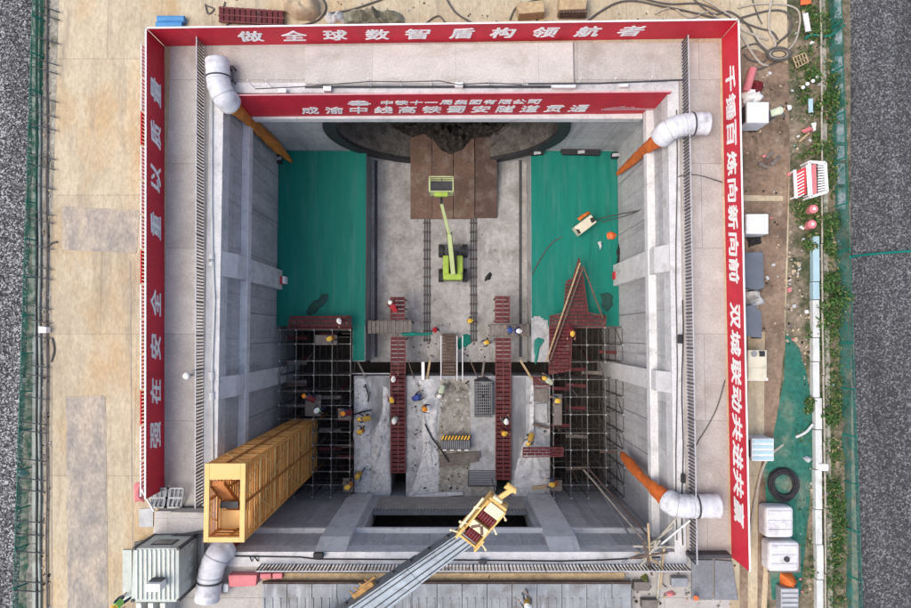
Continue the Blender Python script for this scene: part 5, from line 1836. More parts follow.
MB().pxprism([(560, -8), (588, -6), (586, 9), (559, 10)], 0.8, 0.05).build('stack_body', WOOD, hb, bevel=0.02)
m = MB()
yy0 = at(572, 9.5, 0.8).y - 0.02
for r_ in range(3):
    for i in range(9):
        x = at(560.5 + i * 3.1, 9.5, 0.8).x
        zc = 0.18 + r_ * 0.23
        m.cone((x + 0.05, yy0 + 0.1, zc), (x + 0.05, yy0 - 0.10, zc), 0.085, 0.085, 8)
m.build('tube_ends', RUSTY, hb)
def cable(pxs, m, r, label, z=0.06, name='yard_cable'):
    return tag(MB().tube(smooth_path([at(x, y, z + (p[2] if len(p) > 2 else 0)) for p in pxs for x, y in [p[:2]]], 6), r).build(name, m, smooth=True), label, 'cable', 'cables lying in the yard')


cable([(445, -4), (455, 12), (470, 22), (480, 28)], CABLEG, 0.05, 'dark cable curving down beside the tan timber crate')
cable([(510, 20), (516, 8), (530, 2), (545, -2)], CABLEG, 0.045, 'dark cable hooked round the tan timber crate')
cable([(588, 21), (600, 12), (617, 3), (635, 1), (660, 6), (690, 12), (722, 20)], CABLEG, 0.055, 'dark cable arching from the hollow block stack to the right')
cable([(640, -2), (668, 4), (700, 4), (724, 14), (741, 22)], CABLEG, 0.05, 'upper dark cable at the top right corner')
cable([(700, -3), (718, 8), (735, 20), (742, 30), (768, 40)], CABLEP, 0.06, 'pale cable crossing the top right corner')
cable([(741, 18), (768, 11), (785, 12), (791, 22), (788, 34), (779, 42), (772, 50)], CABLEG, 0.055, 'dark cable making a wide bow right of the hoarding')
cable([(742, 22), (758, 28), (772, 32), (778, 40)], CABLEG, 0.05, 'short dark cable inside the wide cable bow')
cable([(753, 33), (762, 44), (770, 50), (775, 46), (774, 40), (769, 30), (769, 15), (772, -3)], CABLEP, 0.07, 'pale hose looping down right of the hoarding corner')
cable([(741, 34), (750, 50), (760, 63), (768, 66)], CABLEP, 0.07, 'pale hose lying on the brown dirt by the pink roll')
cable([(750, 70), (760, 69), (772, 64), (785, 58)], CABLEG, 0.05, 'dark cable under the pale hose on the brown dirt')
cable([(752, -2), (757, 14), (762, 24)], CABLEG, 0.035, 'thin dark cable at the top edge right of the corner')
cable([(690, -4), (712, 14), (730, 12), (748, 26), (760, 46), (774, 58)], CABLEG, 0.05, 'dark cable slanting from the top edge into the cable coil')
cable([(742, 48), (756, 44), (766, 52), (764, 62), (750, 60), (744, 54)], CABLEG, 0.045, 'dark closed cable loop beside the hoarding corner')
cable([(738, 8), (760, 4), (790, 6), (800, 16), (796, 40), (786, 52)], CABLEP, 0.05, 'outermost pale hose bow at the top right')
cable([(655, 14), (672, 8), (690, 18), (708, 12), (722, 22)], CABLEP, 0.045, 'pale wavy hose just above the top hoarding at right')
cable([(225, 2), (222, 16), (232, 20), (226, 26)], CABLEG, 0.035, 'thin dark wire beside the maroon board stack')
cable([(205, 4), (208, 14), (214, 9), (207, 6)], CABLEG, 0.03, 'thin dark wire loop left of the maroon board stack')
cable([(300, 26), (318, 20), (326, 8), (322, -2)], CABLEG, 0.05, 'dark cable between the tan sack and the white sheet')
cable([(325, 14), (350, 10), (375, 2), (388, -3)], CABLEG, 0.05, 'dark cable above the olive tarpaulin')
cable([(425, 24), (438, 16), (446, 24)], CABLEG, 0.04, 'dry twisted wire at the right end of the olive tarpaulin')
for i in range(3):
    r_ = 8 + i * 1.6
    cable([(779 + r_ * math.cos(t * 0.785), 54 + 0.55 * r_ * math.sin(t * 0.785)) for t in range(9)], CABLEP if i == 1 else CABLEG, 0.07, ['inner turn of the cable coil at the top right', 'pale middle turn of the cable coil at the top right', 'outer turn of the cable coil at the top right'][i], 0.07 + 0.08 * i)

# ------------------------------------------------------------------ right lane: boxes, tanks, rubbish
def ribbed_box(x0, y0, x1, y1, z1, m, mr, label, nr, dark_left=True, cat='cabinet', name='ribbed_cabinet'):
    root = thing(name, label, cat, at((x0 + x1) / 2, (y0 + y1) / 2))
    MB().pxbox(x0, y0, x1, y1, z1, 0.05).build('casing', m, root, bevel=0.03)
    r_ = MB()
    for i in range(nr):
        y = y0 + (y1 - y0) * (i + 0.5) / nr
        h = (y1 - y0) / nr * 0.3
        r_.pxbox(x0 + 1, y - h, x1 - 1, y + h, z1 + 0.035, z1 + 0.001)
    r_.build('top_ribs', mr, root)
    if dark_left:
        xl_ = at(x0, y0, z1).x
        MB().box(xl_ - 0.02, xl_ - 0.002, at(x0, y1, z1).y + 0.1, at(x0, y0, z1).y - 0.1, 0.2, z1 - 0.15).build('dark_side', STEELD, root)  # dark panel makes the left side darker than the casing
    return root


ribbed_box(747, 102, 769, 123, 1.3, BOXW, WHITE, 'white ribbed cabinet beside the worker on the brown dirt', 6)
ribbed_box(746, 214, 768.5, 234, 1.1, BOXW, WHITE, 'white slatted box on the brown dirt above the slate sheets', 8)
ribbed_box(752, 438.5, 774, 461, 1.2, BOXW, SKYB, 'bluish white cabinet above the black hose coil', 4)
gx = ribbed_box(748, 350, 767, 380, 1.2, BOXC, BOXC, 'cream generator box with a dark square hatch beside the hoarding', 2, True, 'generator', 'generator_cabinet')
MB().pxbox(759.5, 351, 765, 356.5, 1.26, 1.2).build('hatch', BLACK, gx)
c = at(754, 354, 1.24)
MB().cone(c, c + Vector((0, 0, 0.04)), 0.14, 0.14, 14).build('fan_cover', STEEL, gx)
MB().pxbox(747, 378, 768, 380.6, 0.8, 0.3).build('skid', WHITE, gx)
for q, lab, sd in (([(744, 253), (763, 252), (764, 288), (756, 290), (744, 287)], 'upper slate blue sheet beside the right hoarding', 61), ([(745, 306), (752, 305), (761, 312), (762, 338), (746, 336)], 'lower slate blue sheet beside the right hoarding', 62)):
    m_ = thing('slate_canopy', lab, 'canopy', at(*q[0]))
    MB().pxprism(q, 1.1, 1.04).build('sheet', SLATE, m_)
    for (x, y) in q:
        p = at(x, y, 1.05)
        MB().bar((p.x * 0.998, p.y, 0), (p.x * 0.998, p.y, 1.04), 0.06).build('leg', STEELD, m_)
tag(heap([(744, 289), (756, 289), (760, 296), (765, 303), (757, 306), (745, 304)], 0.012, 0.55, PALET, 'white_cloth', seed=63, rough=1.2, nsc=3), 'crumpled white cloth between the two slate sheets', 'cloth')
tag(heap([(747, 238), (760, 236), (762, 243), (748, 248)], 0.012, 0.3, BLACK, 'dark_rags', seed=64, rough=1.2, nsc=3), 'dark rags between the slatted box and the slate sheet', 'rags')
GI = 'white plastic tanks in steel cages'
for x0, y0, x1, y1, lab in ((766, 507, 794, 538, 'upper white plastic tank below the black hose coil'), (769, 542, 800, 572, 'lower white plastic tank near the bottom right')):
    t_ = thing('liquid_tank', lab, 'tank', at((x0 + x1) / 2, (y0 + y1) / 2), GI)
    MB().pxbox(x0, y0, x1, y1, 1.0, 0.1).build('tank_body', IBCW, t_, bevel=0.16)
    m = MB()
    for k in range(3):
        y = y0 + (y1 - y0) * (0.2 + 0.3 * k)
        m.pxbox(x0 + 2.5, y - 2.4, x1 - 2.5, y + 2.4, 1.05, 0.98)
    m.build('tank_ribs', IBCW, t_, bevel=0.05)
    c = at((x0 + x1) / 2 + 2, (y0 + y1) / 2 + 2, 1.05)
    MB().cone(c, c + Vector((0, 0, 0.07)), 0.13, 0.13, 14).build('cap', STEELD if y0 > 530 else WHITE, t_)
    MB().pxbox(x0 - 0.5, y0 - 0.5, x1 + 0.5, y1 + 0.5, 0.12, 0.02).build('pallet', PLANK, t_)
hc = MB()
ctr = at(783, 484, 0.25)
pts = []
for i in range(6 * 26):
    t = i / 26 * 2 * math.pi
    rr_ = (0.46 + 0.045 * (i / 26)) * 1.0 + 0.05 * noise.noise(Vector((i * 0.1, 0, 0)))
    pts.append(ctr + Vector((rr_ * math.cos(t), rr_ * 1.1 * math.sin(t), 0.10 * math.sin(i * 0.35) + 0.05)))
tag(hc.tube(pts, 0.06, 6).build('hose_coil', BLACK, smooth=True), 'black hose coil lying on the green dust net', 'hose coil')
cable([(798, 432), (790, 438), (781, 446), (770, 455), (762, 470), (757, 490), (753, 512), (750, 535)], CABLEP, 0.075, 'pale hose curving down the right lane past the hose coil', 0.10)
cable([(813, 424), (806, 432), (796, 437)], PVC, 0.07, 'short white hose joining the white trunking', 0.25)
cable([(775, 506), (786, 500), (796, 512), (800, 530)], CABLEG, 0.04, 'thin dark hose behind the upper white tank')
tag(heap([(779, 572), (790, 571), (797, 580), (789, 588), (779, 584)], 0.02, 0.5, HOSER, 'red_tool_bag', seed=65), 'red bag just below the lower white tank', 'bag')
ribbed_box(781, 588, 799, 612, 0.6, STEEL, GUARDL, 'grey slatted box at the bottom right edge', 5, False, 'box', 'slatted_box')
tag(MB().cone(at(753, 69, 0.2), at(746, 92, 0.2), 0.2, 0.2, 14).build('pink_roll', PINK), 'faded pink roll standing against the right hoarding top', 'roll')
tag(heap([(751, 82), (758, 81), (762, 90), (758, 97), (753, 94)], 0.012, 0.45, SHEAVE, 'red_sack', seed=66, rough=1.0, nsc=3), 'dark red sack beside the pink roll', 'sack')
tag(heap([(742, 95), (748, 86), (754, 94), (760, 93), (764, 97), (760, 103), (743, 104)], 0.012, 0.4, WHITE, 'white_sheet', seed=67, rough=1.2, nsc=3), 'white plastic sheet behind the ribbed cabinet', 'sheet')
tag(heap([(744, 124), (752, 126), (762, 124), (757, 132), (748, 132)], 0.012, 0.3, MUCK, 'rubble_heap', seed=68, rough=1.2, nsc=3), 'dark rubble below the white ribbed cabinet', 'rubble')
for a, b_, lab in (((759, 164), (768, 168), 'short timber offcut lying lowest on the brown dirt'), ((766, 158), (773, 152), 'short timber offcut lying highest on the brown dirt'), ((771, 165), (780, 156), 'longer timber offcut on the right of the brown dirt')):
    tag(MB().bar(at(*a, 0.08), at(*b_, 0.08), 0.16, 0.1).build('timber_offcut', PLANK), lab, 'timber', 'timber offcuts on the dirt')
tag(MB().pxprism([(762, 157), (769, 154), (775, 160), (768, 166)], 0.06, 0.013).build('timber_pallet', RUSTY), 'brown panel under the timber offcuts', 'panel')
# red and white barrier stack
bs = thing('barrier_stack', 'stack of red and white slatted road barriers in the green verge', 'barrier', at(810, 180))
m = MB()
fr_ = [(809, 162), (825, 163), (827, 192), (811, 197)]
for i in range(4):
    m.bar(at(*fr_[i], 0.75), at(*fr_[(i + 1) % 4], 0.75), 0.12, 0.1)
for i in range(12):
    t = (i + 0.5) / 12
    m.bar(at(818, 163 + 32 * t, 0.75), at(826, 163.5 + 29 * t, 0.75), 0.07, 0.06)
for x, y in fr_:
    p = at(x, y, 0.75)
    m.bar((p.x, p.y, 0.01), p, 0.09)
m.build('white_frame', WHITE, bs)
m = MB()
for i in range(8):
    t = (i + 0.5) / 8
    m.m = 0
    m.bar(at(795.5, 172 + 26 * t, 0.55), at(806, 167 + 27 * t, 0.62), 0.16, 0.06)
    m.m = 1
    m.bar(at(796, 173.8 + 26 * t, 0.57), at(804, 169.5 + 26 * t, 0.62), 0.05, 0.05)
m.m = 1
m.bar(at(794.5, 170, 0.56), at(796, 198, 0.56), 0.14, 0.08)
m.bar(at(808, 165, 0.66), at(810, 196, 0.66), 0.2, 0.06)
m.m = 2
m.pxprism([(811, 165), (816, 164), (817, 194), (812, 195)], 0.70, 0.62)
m.build('red_slats', [BRIGHTR, WHITE, PINK], bs)
for x, y in ((795, 171), (796, 197), (807, 166), (809, 195)):
    p = at(x, y, 0.5)
    MB().bar((p.x, p.y, 0.01), p, 0.08).build('leg', WHITE, bs)
for x, y, lab in ((808, 211, 'upper faded red drum in the green verge'), (806.5, 226, 'lower faded red drum in the green verge')):
    dr = thing('red_drum', lab, 'drum', at(x, y))
    MB().cone(at(x, y, 0.01), at(x, y, 0.01) + Vector((0, 0, 0.55)), 0.22, 0.22, 16).build('drum_body', PINK, dr, bevel=0.03)
    MB().cone(at(x, y, 0.01) + Vector((0, 0, 0.55)), at(x, y, 0.01) + Vector((0, 0, 0.58)), 0.08, 0.08, 10).build('bung', WHITE, dr)
m = MB()
q = [(793, 58), (805, 53), (808, 62), (797, 68)]
for z in (0.05, 0.3):
    for i in range(4):
        m.bar(at(*q[i], z), at(*q[(i + 1) % 4], z), 0.05)
for t in (0.25, 0.5, 0.75):
    m.bar(at(*q[0], 0.3).lerp(at(*q[1], 0.3), t), at(*q[3], 0.3).lerp(at(*q[2], 0.3), t), 0.04)
m.bar(at(*q[0], 0.3).lerp(at(*q[3], 0.3), .5), at(*q[1], 0.3).lerp(at(*q[2], 0.3), .5), 0.04)
for x, y in q:
    m.bar(at(x, y, 0.02), at(x, y, 0.3), 0.05)
tag(m.build('wire_crate', WOOD), 'tan open frame crate in the soil verge at the top right', 'crate')
for q, m_, lab in (([(803, 14), (808, 12.5), (811, 31), (806, 32)], IBCW, 'white board lying in the green verge at the top right'), ([(801, -6), (811, -6), (811, 4), (801, 5)], ORCONE, 'orange board at the top edge of the green verge'),
                   ([(808.5, 99), (813, 98.5), (813, 112), (809, 113)], SKYB, 'pale blue board lying in the green verge')):
    tag(MB().pxprism(q, 0.34, 0.28).bar(at(*q[0], 0.29), at(q[0][0], q[0][1], 0.0), 0.05).bar(at(*q[2], 0.29), at(q[2][0], q[2][1], 0.0), 0.05).build('loose_board', m_), lab, 'board')
tag(MB().bar(at(799, 142, 0.25), at(809, 133, 0.3), 0.09, 0.07).build('loose_stick', WOOD), 'tan stick beside the torn red bag in the verge', 'stick')
tag(heap([(801, 130), (810, 126), (812, 132), (804, 134)], 0.2, 0.3, PINK, 'torn_red_bag', seed=71, rough=1.3, nsc=3), 'torn red bag in the verge below the pale blue board', 'bag')
tag(heap([(811, 123), (816, 122), (816, 130), (812, 131)], 0.2, 0.25, WHITE, 'torn_white_bag', seed=72, rough=1.2, nsc=3), 'torn white bag touching the red bag in the verge', 'bag')
for i, (x, y) in enumerate(((803, 87.5), (807.5, 84), (813, 81), (817.5, 77.5))):
    tag(MB().ball(at(x, y, 0.42), 0.10, 0.8).build('white_litter', WHITE, smooth=True), ['lowest', 'second lowest', 'second highest', 'highest'][i] + ' of the four white litter pieces in a row in the verge', 'litter', 'white litter in the verge')

# long white trunking, thin pipe, kerb blocks, roadside fences
tk = thing('white_trunking', 'broad white trunking running down the right verge', 'trunking', at(815, 430))
ys_ = [236, 282, 300, 338, 362, 398, 430, 470, 510, 545, 580, 640]
for i in range(len(ys_) - 1):
    xx = 813 + (2.5 if ys_[i] > 380 else 0) + (1.5 if ys_[i] > 540 else 0)
    MB().pxprism([(xx, ys_[i]), (xx + 6.5, ys_[i]), (xx + 7, ys_[i + 1] - 0.6), (xx + 0.5, ys_[i + 1] - 0.6)], 0.34 + 0.02 * (i % 2), 0.02).build('trunking_length', PVC if i > 1 else SKYB, tk, bevel=0.02)
tag(heap([(800, 457), (806, 455), (812, 458), (808, 463)], 0.1, 0.3, PALET, 'white_rag', seed=73), 'white rag left of the white trunking by the hose', 'rag')
tag(MB().pxbox(820, 464, 829, 471, 0.5, 0.02).build('white_can', WHITE, bevel=0.05), 'white can right of the white trunking', 'can')
pi = thing('thin_pipe', 'thin pale pipe running down the middle of the right verge', 'pipe', at(822, 300))
for i in range(10):
    y0 = -20 + i * 66
    xa_, xb_ = 820 + 0.6 * math.sin(i), 820.5 + 0.6 * math.sin(i + 1)
    MB().cone(at(xa_ + i * 0.55, y0, 0.42), at(xb_ + (i + 1) * 0.55, y0 + 65, 0.42), 0.045, 0.045, 8).build('pipe_length', BAMBOO, pi)
for i in range(11):
    p = at(820.3 + i * 0.55, -18 + i * 62, 0.4)
    MB().bar((p.x, p.y, 0), p, 0.05).build('stake', PLANK, pi)
tag(MB().pxprism([(821.5, 0), (825.5, 0), (829, 300), (833, 620), (828, 620), (824.5, 300)], 0.10, 0.0).build('kerb_stone', GUTTER), 'low pale kerb along the thin pipe in the right verge', 'kerb')
KB = 'pale kerb blocks along the right fence'
where = ['topmost', 'second from the top', 'third from the top, beside the cable coil', 'beside the white litter', 'beside the pale blue board', 'beside the torn white bag', 'above the barrier stack', 'beside the barrier stack', 'just below the barrier stack']
for i, (y0, y1) in enumerate(((-2, 18), (29, 44), (56, 78), (84, 100), (103, 120), (124, 142), (146, 160), (163.5, 184), (188, 209))):
    tag(MB().pxprism([(834.5 + i * 0.45, y0), (841.5 + i * 0.5, y0), (842 + i * 0.5, y1), (835 + i * 0.45, y1)], 0.14, 0.0).build('kerb_block', CAP, bevel=0.02), 'pale kerb block by the right fence, ' + where[i], 'kerb block', KB)


def net_fence(px0, px1, ytop, ybot, h, lean, m, label, npan, post_m, brace=0):
    root = thing('net_fence', label, 'fence', at(px0, 300), 'green net fences beside the roads')
    y0, y1 = at(px0, ybot).y, at(px0, ytop).y
    x0 = at(px0, 304).x
    x1 = at(px1, 304).x
    for i in range(npan):
        a, b_ = y0 + (y1 - y0) * i / npan, y0 + (y1 - y0) * (i + 1) / npan
        mb = MB()
        nu, nv = 8, 10
        vs, fs = [], []
        for v_ in range(nv + 1):
            for u in range(nu + 1):
                y = a + (b_ - a) * v_ / nv
                t = u / nu
                x = x0 + lean * t + 0.12 * noise.noise(Vector((y * 1.3, t * 2, px0)))
                vs.append((x + (x1 - x0) * (y - y0) / (y1 - y0), y, 0.03 + h * t))
        for v_ in range(nv):
            for u in range(nu):
                k = v_ * (nu + 1) + u
                fs.append([k, k + 1, k + nu + 2, k + nu + 1])
        mb._faces(vs, fs)
        mb.build('net_panel', m, root, smooth=True)
        xp = x0 + (x1 - x0) * (a - y0) / (y1 - y0)
        MB().bar((xp, a, 0), (xp + lean, a, h + 0.08), 0.06).build('post', post_m, root)
    xt = lambda y: x0 + lean + (x1 - x0) * (y - y0) / (y1 - y0)
    MB().bar((xt(y0), y0, h + 0.05), (xt(y1), y1, h + 0.05), 0.03).build('top_wire', YNET, root)
    if brace:
        n_ = int((y1 - y0) / brace)
        for i in range(n_):
            y = y0 + (i + 0.5) * brace + 0.3 * math.sin(i * 2.3)
            MB().bar((xt(y) - 0.1, y + 0.1, h * 0.9), (x0 + 0.85, y - 0.15, 0.12), 0.05).build('brace', STEELD, root)
    return root


net_fence(36, 36.5, -14, 622, 0.62, -0.22, FNET, 'green net fence with dark braces beside the left road', 17, GNET, 0.95)
net_fence(839.5, 836, -14, 622, 0.8, 0.18, FNET2, 'green net fence beside the right road', 14, GNET)
kl = thing('barrier_kerb', 'long pale green kerb rail inside the left net fence', 'kerb', at(33, 300))
for i in range(8):
    MB().pxbox(32, -16 + i * 80, 35.6, -16 + i * 80 + 79.4, 0.10, 0.0).build('kerb_length', KERBG, kl, bevel=0.02)
for x0, m_, r_, lab in ((37.2, BLACK, 0.06, 'black pipe lying along the left fence kerb'), (39.5, KERBG, 0.06, 'pale pipe lying along the left fence kerb'), (46.5, PLANK, 0.05, 'grey pipe lying along the edge of the left yard')):
    tag(MB().tube([at(x0 + 0.5 * math.sin(i * 1.7), -16 + i * 32, 0.1) for i in range(21)], r_).build('fence_pipe', m_), lab, 'pipe')
tag(MB().pxprism([(38, 326), (46, 327), (46, 333), (38, 333)], 0.4, 0.01).build('white_can', WHITE, bevel=0.03), 'small white box standing in the left gutter', 'box')
tag(heap([(18, 474), (24, 468), (29, 474), (23, 477)], 0.02, 0.3, SKYB, 'pale_bag', seed=81), 'pale green bag on the left road against the fence', 'bag')
cable([(46, 247), (52, 243), (57, 242)], CABLEG, 0.05, 'short dark hose at the left edge of the yard')
cable([(52, 338), (54, 350), (51, 362)], CABLEG, 0.04, 'thin dark wire curl at the left edge of the yard')
tag(MB().tube(smooth_path([at(850, 257, 0.9), at(868, 254.5, 0.3), at(911, 251, 0.25), at(990, 246, 0.2)]), 0.06).build('green_net_rope', GNET), 'twisted green net rope crossing the right road', 'rope')
tag(MB().tube(smooth_path([at(845, 25, 0.3), at(829, 36, 0.35), at(812, 35, 0.3), at(805, 39, 0.25)]), 0.05).build('green_net_rope', GNET), 'twisted green net rope lying across the top right verge', 'rope')

# ------------------------------------------------------------------ plants on the right verge
def leaf_patch(mb, cx_, cy_, z0, rad, n, hmax, size, rnd):
    c = at(cx_, cy_, 0)
    for _ in range(n):
        a = rnd.uniform(0, 2 * math.pi)
        r_ = rad * math.sqrt(rnd.random()) * (0.75 + 0.4 * noise.noise(Vector((math.cos(a) * 1.5 + cx_, math.sin(a) * 1.5 + cy_, 0))))
        p = c + Vector((r_ * math.cos(a), r_ * math.sin(a), z0 + rnd.random() ** 1.3 * hmax * (1.1 - 0.6 * (r_ / rad) ** 2)))
        s_ = size * rnd.uniform(0.6, 1.4)
        d1 = Vector((rnd.gauss(0, 1), rnd.gauss(0, 1), rnd.gauss(0, 0.45))).normalized()
        d2 = d1.cross(Vector((rnd.gauss(0, .5), rnd.gauss(0, .5), 1)).normalized()).normalized()
        mb.m = 0 if rnd.random() < 0.42 else (1 if rnd.random() < 0.7 else (2 if rnd.random() < 0.7 else 3))
        mb.face([p - d1 * s_, p + d2 * s_ * 0.42, p + d1 * s_, p - d2 * s_ * 0.42])


rnd = random.Random(21)
wd = MB()
for _ in range(900):
    y = rnd.uniform(-10, 610)
    x = rnd.choice([rnd.uniform(796, 822), rnd.uniform(803, 836), rnd.uniform(824, 841), rnd.uniform(827, 840)])
    dens = 0.5 + 0.5 * noise.noise(Vector((x * 0.04, y * 0.025, 4)))
    if 225 < y < 420 and x < 814:
        continue
    if y < 215 and x > 833.5:
        continue
    if y > 420 and x < 822:
        dens *= 0.35
    if rnd.random() < dens:
        leaf_patch(wd, x, y, 0.02, rnd.uniform(0.15, 0.8), int(10 + 40 * dens), 0.10 + 0.35 * rnd.random(), rnd.uniform(0.05, 0.1), rnd)
stuff(tag(wd.build('weeds', [LEAF1, LEAF2, LEAF3, STRAW]), 'green weeds and creepers scattered along the right verge', 'weeds'))
SG = 'leafy shrubs in the right verge'
for x, y, r_, h, lab in ((829, 93, 0.75, 0.9, 'bright leafy shrub beside the row of white litter'), (822, 108, 0.6, 0.7, 'leafy shrub right of the pale blue board'), (812, 26, 0.55, 0.5, 'leafy shrub beside the white board at the top'),
                         (822, 222, 0.7, 0.8, 'leafy shrub between the red drums and the fence'), (829, 240, 0.6, 0.7, 'leafy shrub above the start of the white trunking'), (829, 302, 0.85, 1.0, 'largest dense shrub beside the white trunking'),
                         (822, 312, 0.55, 0.7, 'shrub hanging over the white trunking'), (830, 280, 0.6, 0.8, 'leafy shrub just above the largest dense shrub'), (808, 408, 0.4, 0.35, 'low leafy shrub at the left of the white trunking'),
                         (818, 146, 0.55, 0.6, 'leafy shrub right of the torn white bag'), (806, 240, 0.45, 0.5, 'small shrub below the red drums'), (826, 412, 0.45, 0.5, 'leafy shrub right of the white trunking near the cabinet'),
                         (830, 492, 0.5, 0.4, 'low weedy shrub right of the white can'), (812, 76, 0.6, 0.5, 'leafy shrub below the tan frame crate')):
    root = thing('shrub', lab, 'shrub', at(x, y), SG)
    f = MB()
    for k in range(5):
        leaf_patch(f, x + rnd.uniform(-1, 1) * 11 * r_, y + rnd.uniform(-1, 1) * 19 * r_, 0.1, r_ * rnd.uniform(0.35, 0.8), int(130 * r_), h * rnd.uniform(0.5, 1.1), rnd.uniform(0.07, 0.12), rnd)
    f.build('foliage', [LEAF1, LEAF2, LEAF3, STRAW], root)
    st = MB()
    c = at(x, y)
    for k in range(6):
        a = k * 1.05
        st.cone(c, c + Vector((0.5 * r_ * math.cos(a), 0.5 * r_ * math.sin(a), h * 0.7)), 0.02, 0.008, 5)
    st.build('stems', RUSTY, root)

# ------------------------------------------------------------------ people
SKIN = mat('skin', (0.42, 0.24, 0.16), (0.38, 0.21, 0.14), 6.0, rough=0.6, local=True)
def cloth(n, c):
    return mat(n, c, tuple(x * 0.75 for x in c), 5.0, rough=0.85, local=True)


CL = {'navy': cloth('cloth_navy', (0.035, 0.05, 0.10)), 'grey': cloth('cloth_grey', (0.14, 0.14, 0.15)), 'maroon': cloth('cloth_maroon', (0.16, 0.025, 0.03)),
      'orange': cloth('vest_orange', (0.46, 0.17, 0.04)), 'yellow': cloth('vest_yellow', (0.48, 0.30, 0.06)), 'green': cloth('vest_green', (0.32, 0.72, 0.16)), 'blue': cloth('vest_blue', (0.05, 0.08, 0.30)),
      'red': cloth('vest_red', (0.42, 0.03, 0.04)), 'pale': cloth('vest_pale', (0.55, 0.62, 0.45))}
HM = {'yellow': mat('helmet_yellow', (0.78, 0.50, 0.07), (0.70, 0.44, 0.06), 4.0, rough=0.35, local=True), 'white': mat('helmet_white', (0.84, 0.84, 0.80), (0.78, 0.78, 0.74), 4.0, rough=0.35, local=True),
      'orange': mat('helmet_orange', (0.80, 0.30, 0.03), (0.76, 0.27, 0.03), 4.0, rough=0.35, local=True), 'blue': mat('helmet_blue', (0.05, 0.09, 0.32), (0.04, 0.08, 0.28), 4.0, rough=0.35, local=True),
      'red': mat('helmet_red', (0.50, 0.03, 0.035), (0.46, 0.03, 0.03), 4.0, rough=0.35, local=True)}
HAIR = mat('dark_hair', (0.015, 0.013, 0.012), (0.02, 0.018, 0.016), 8.0, local=True)


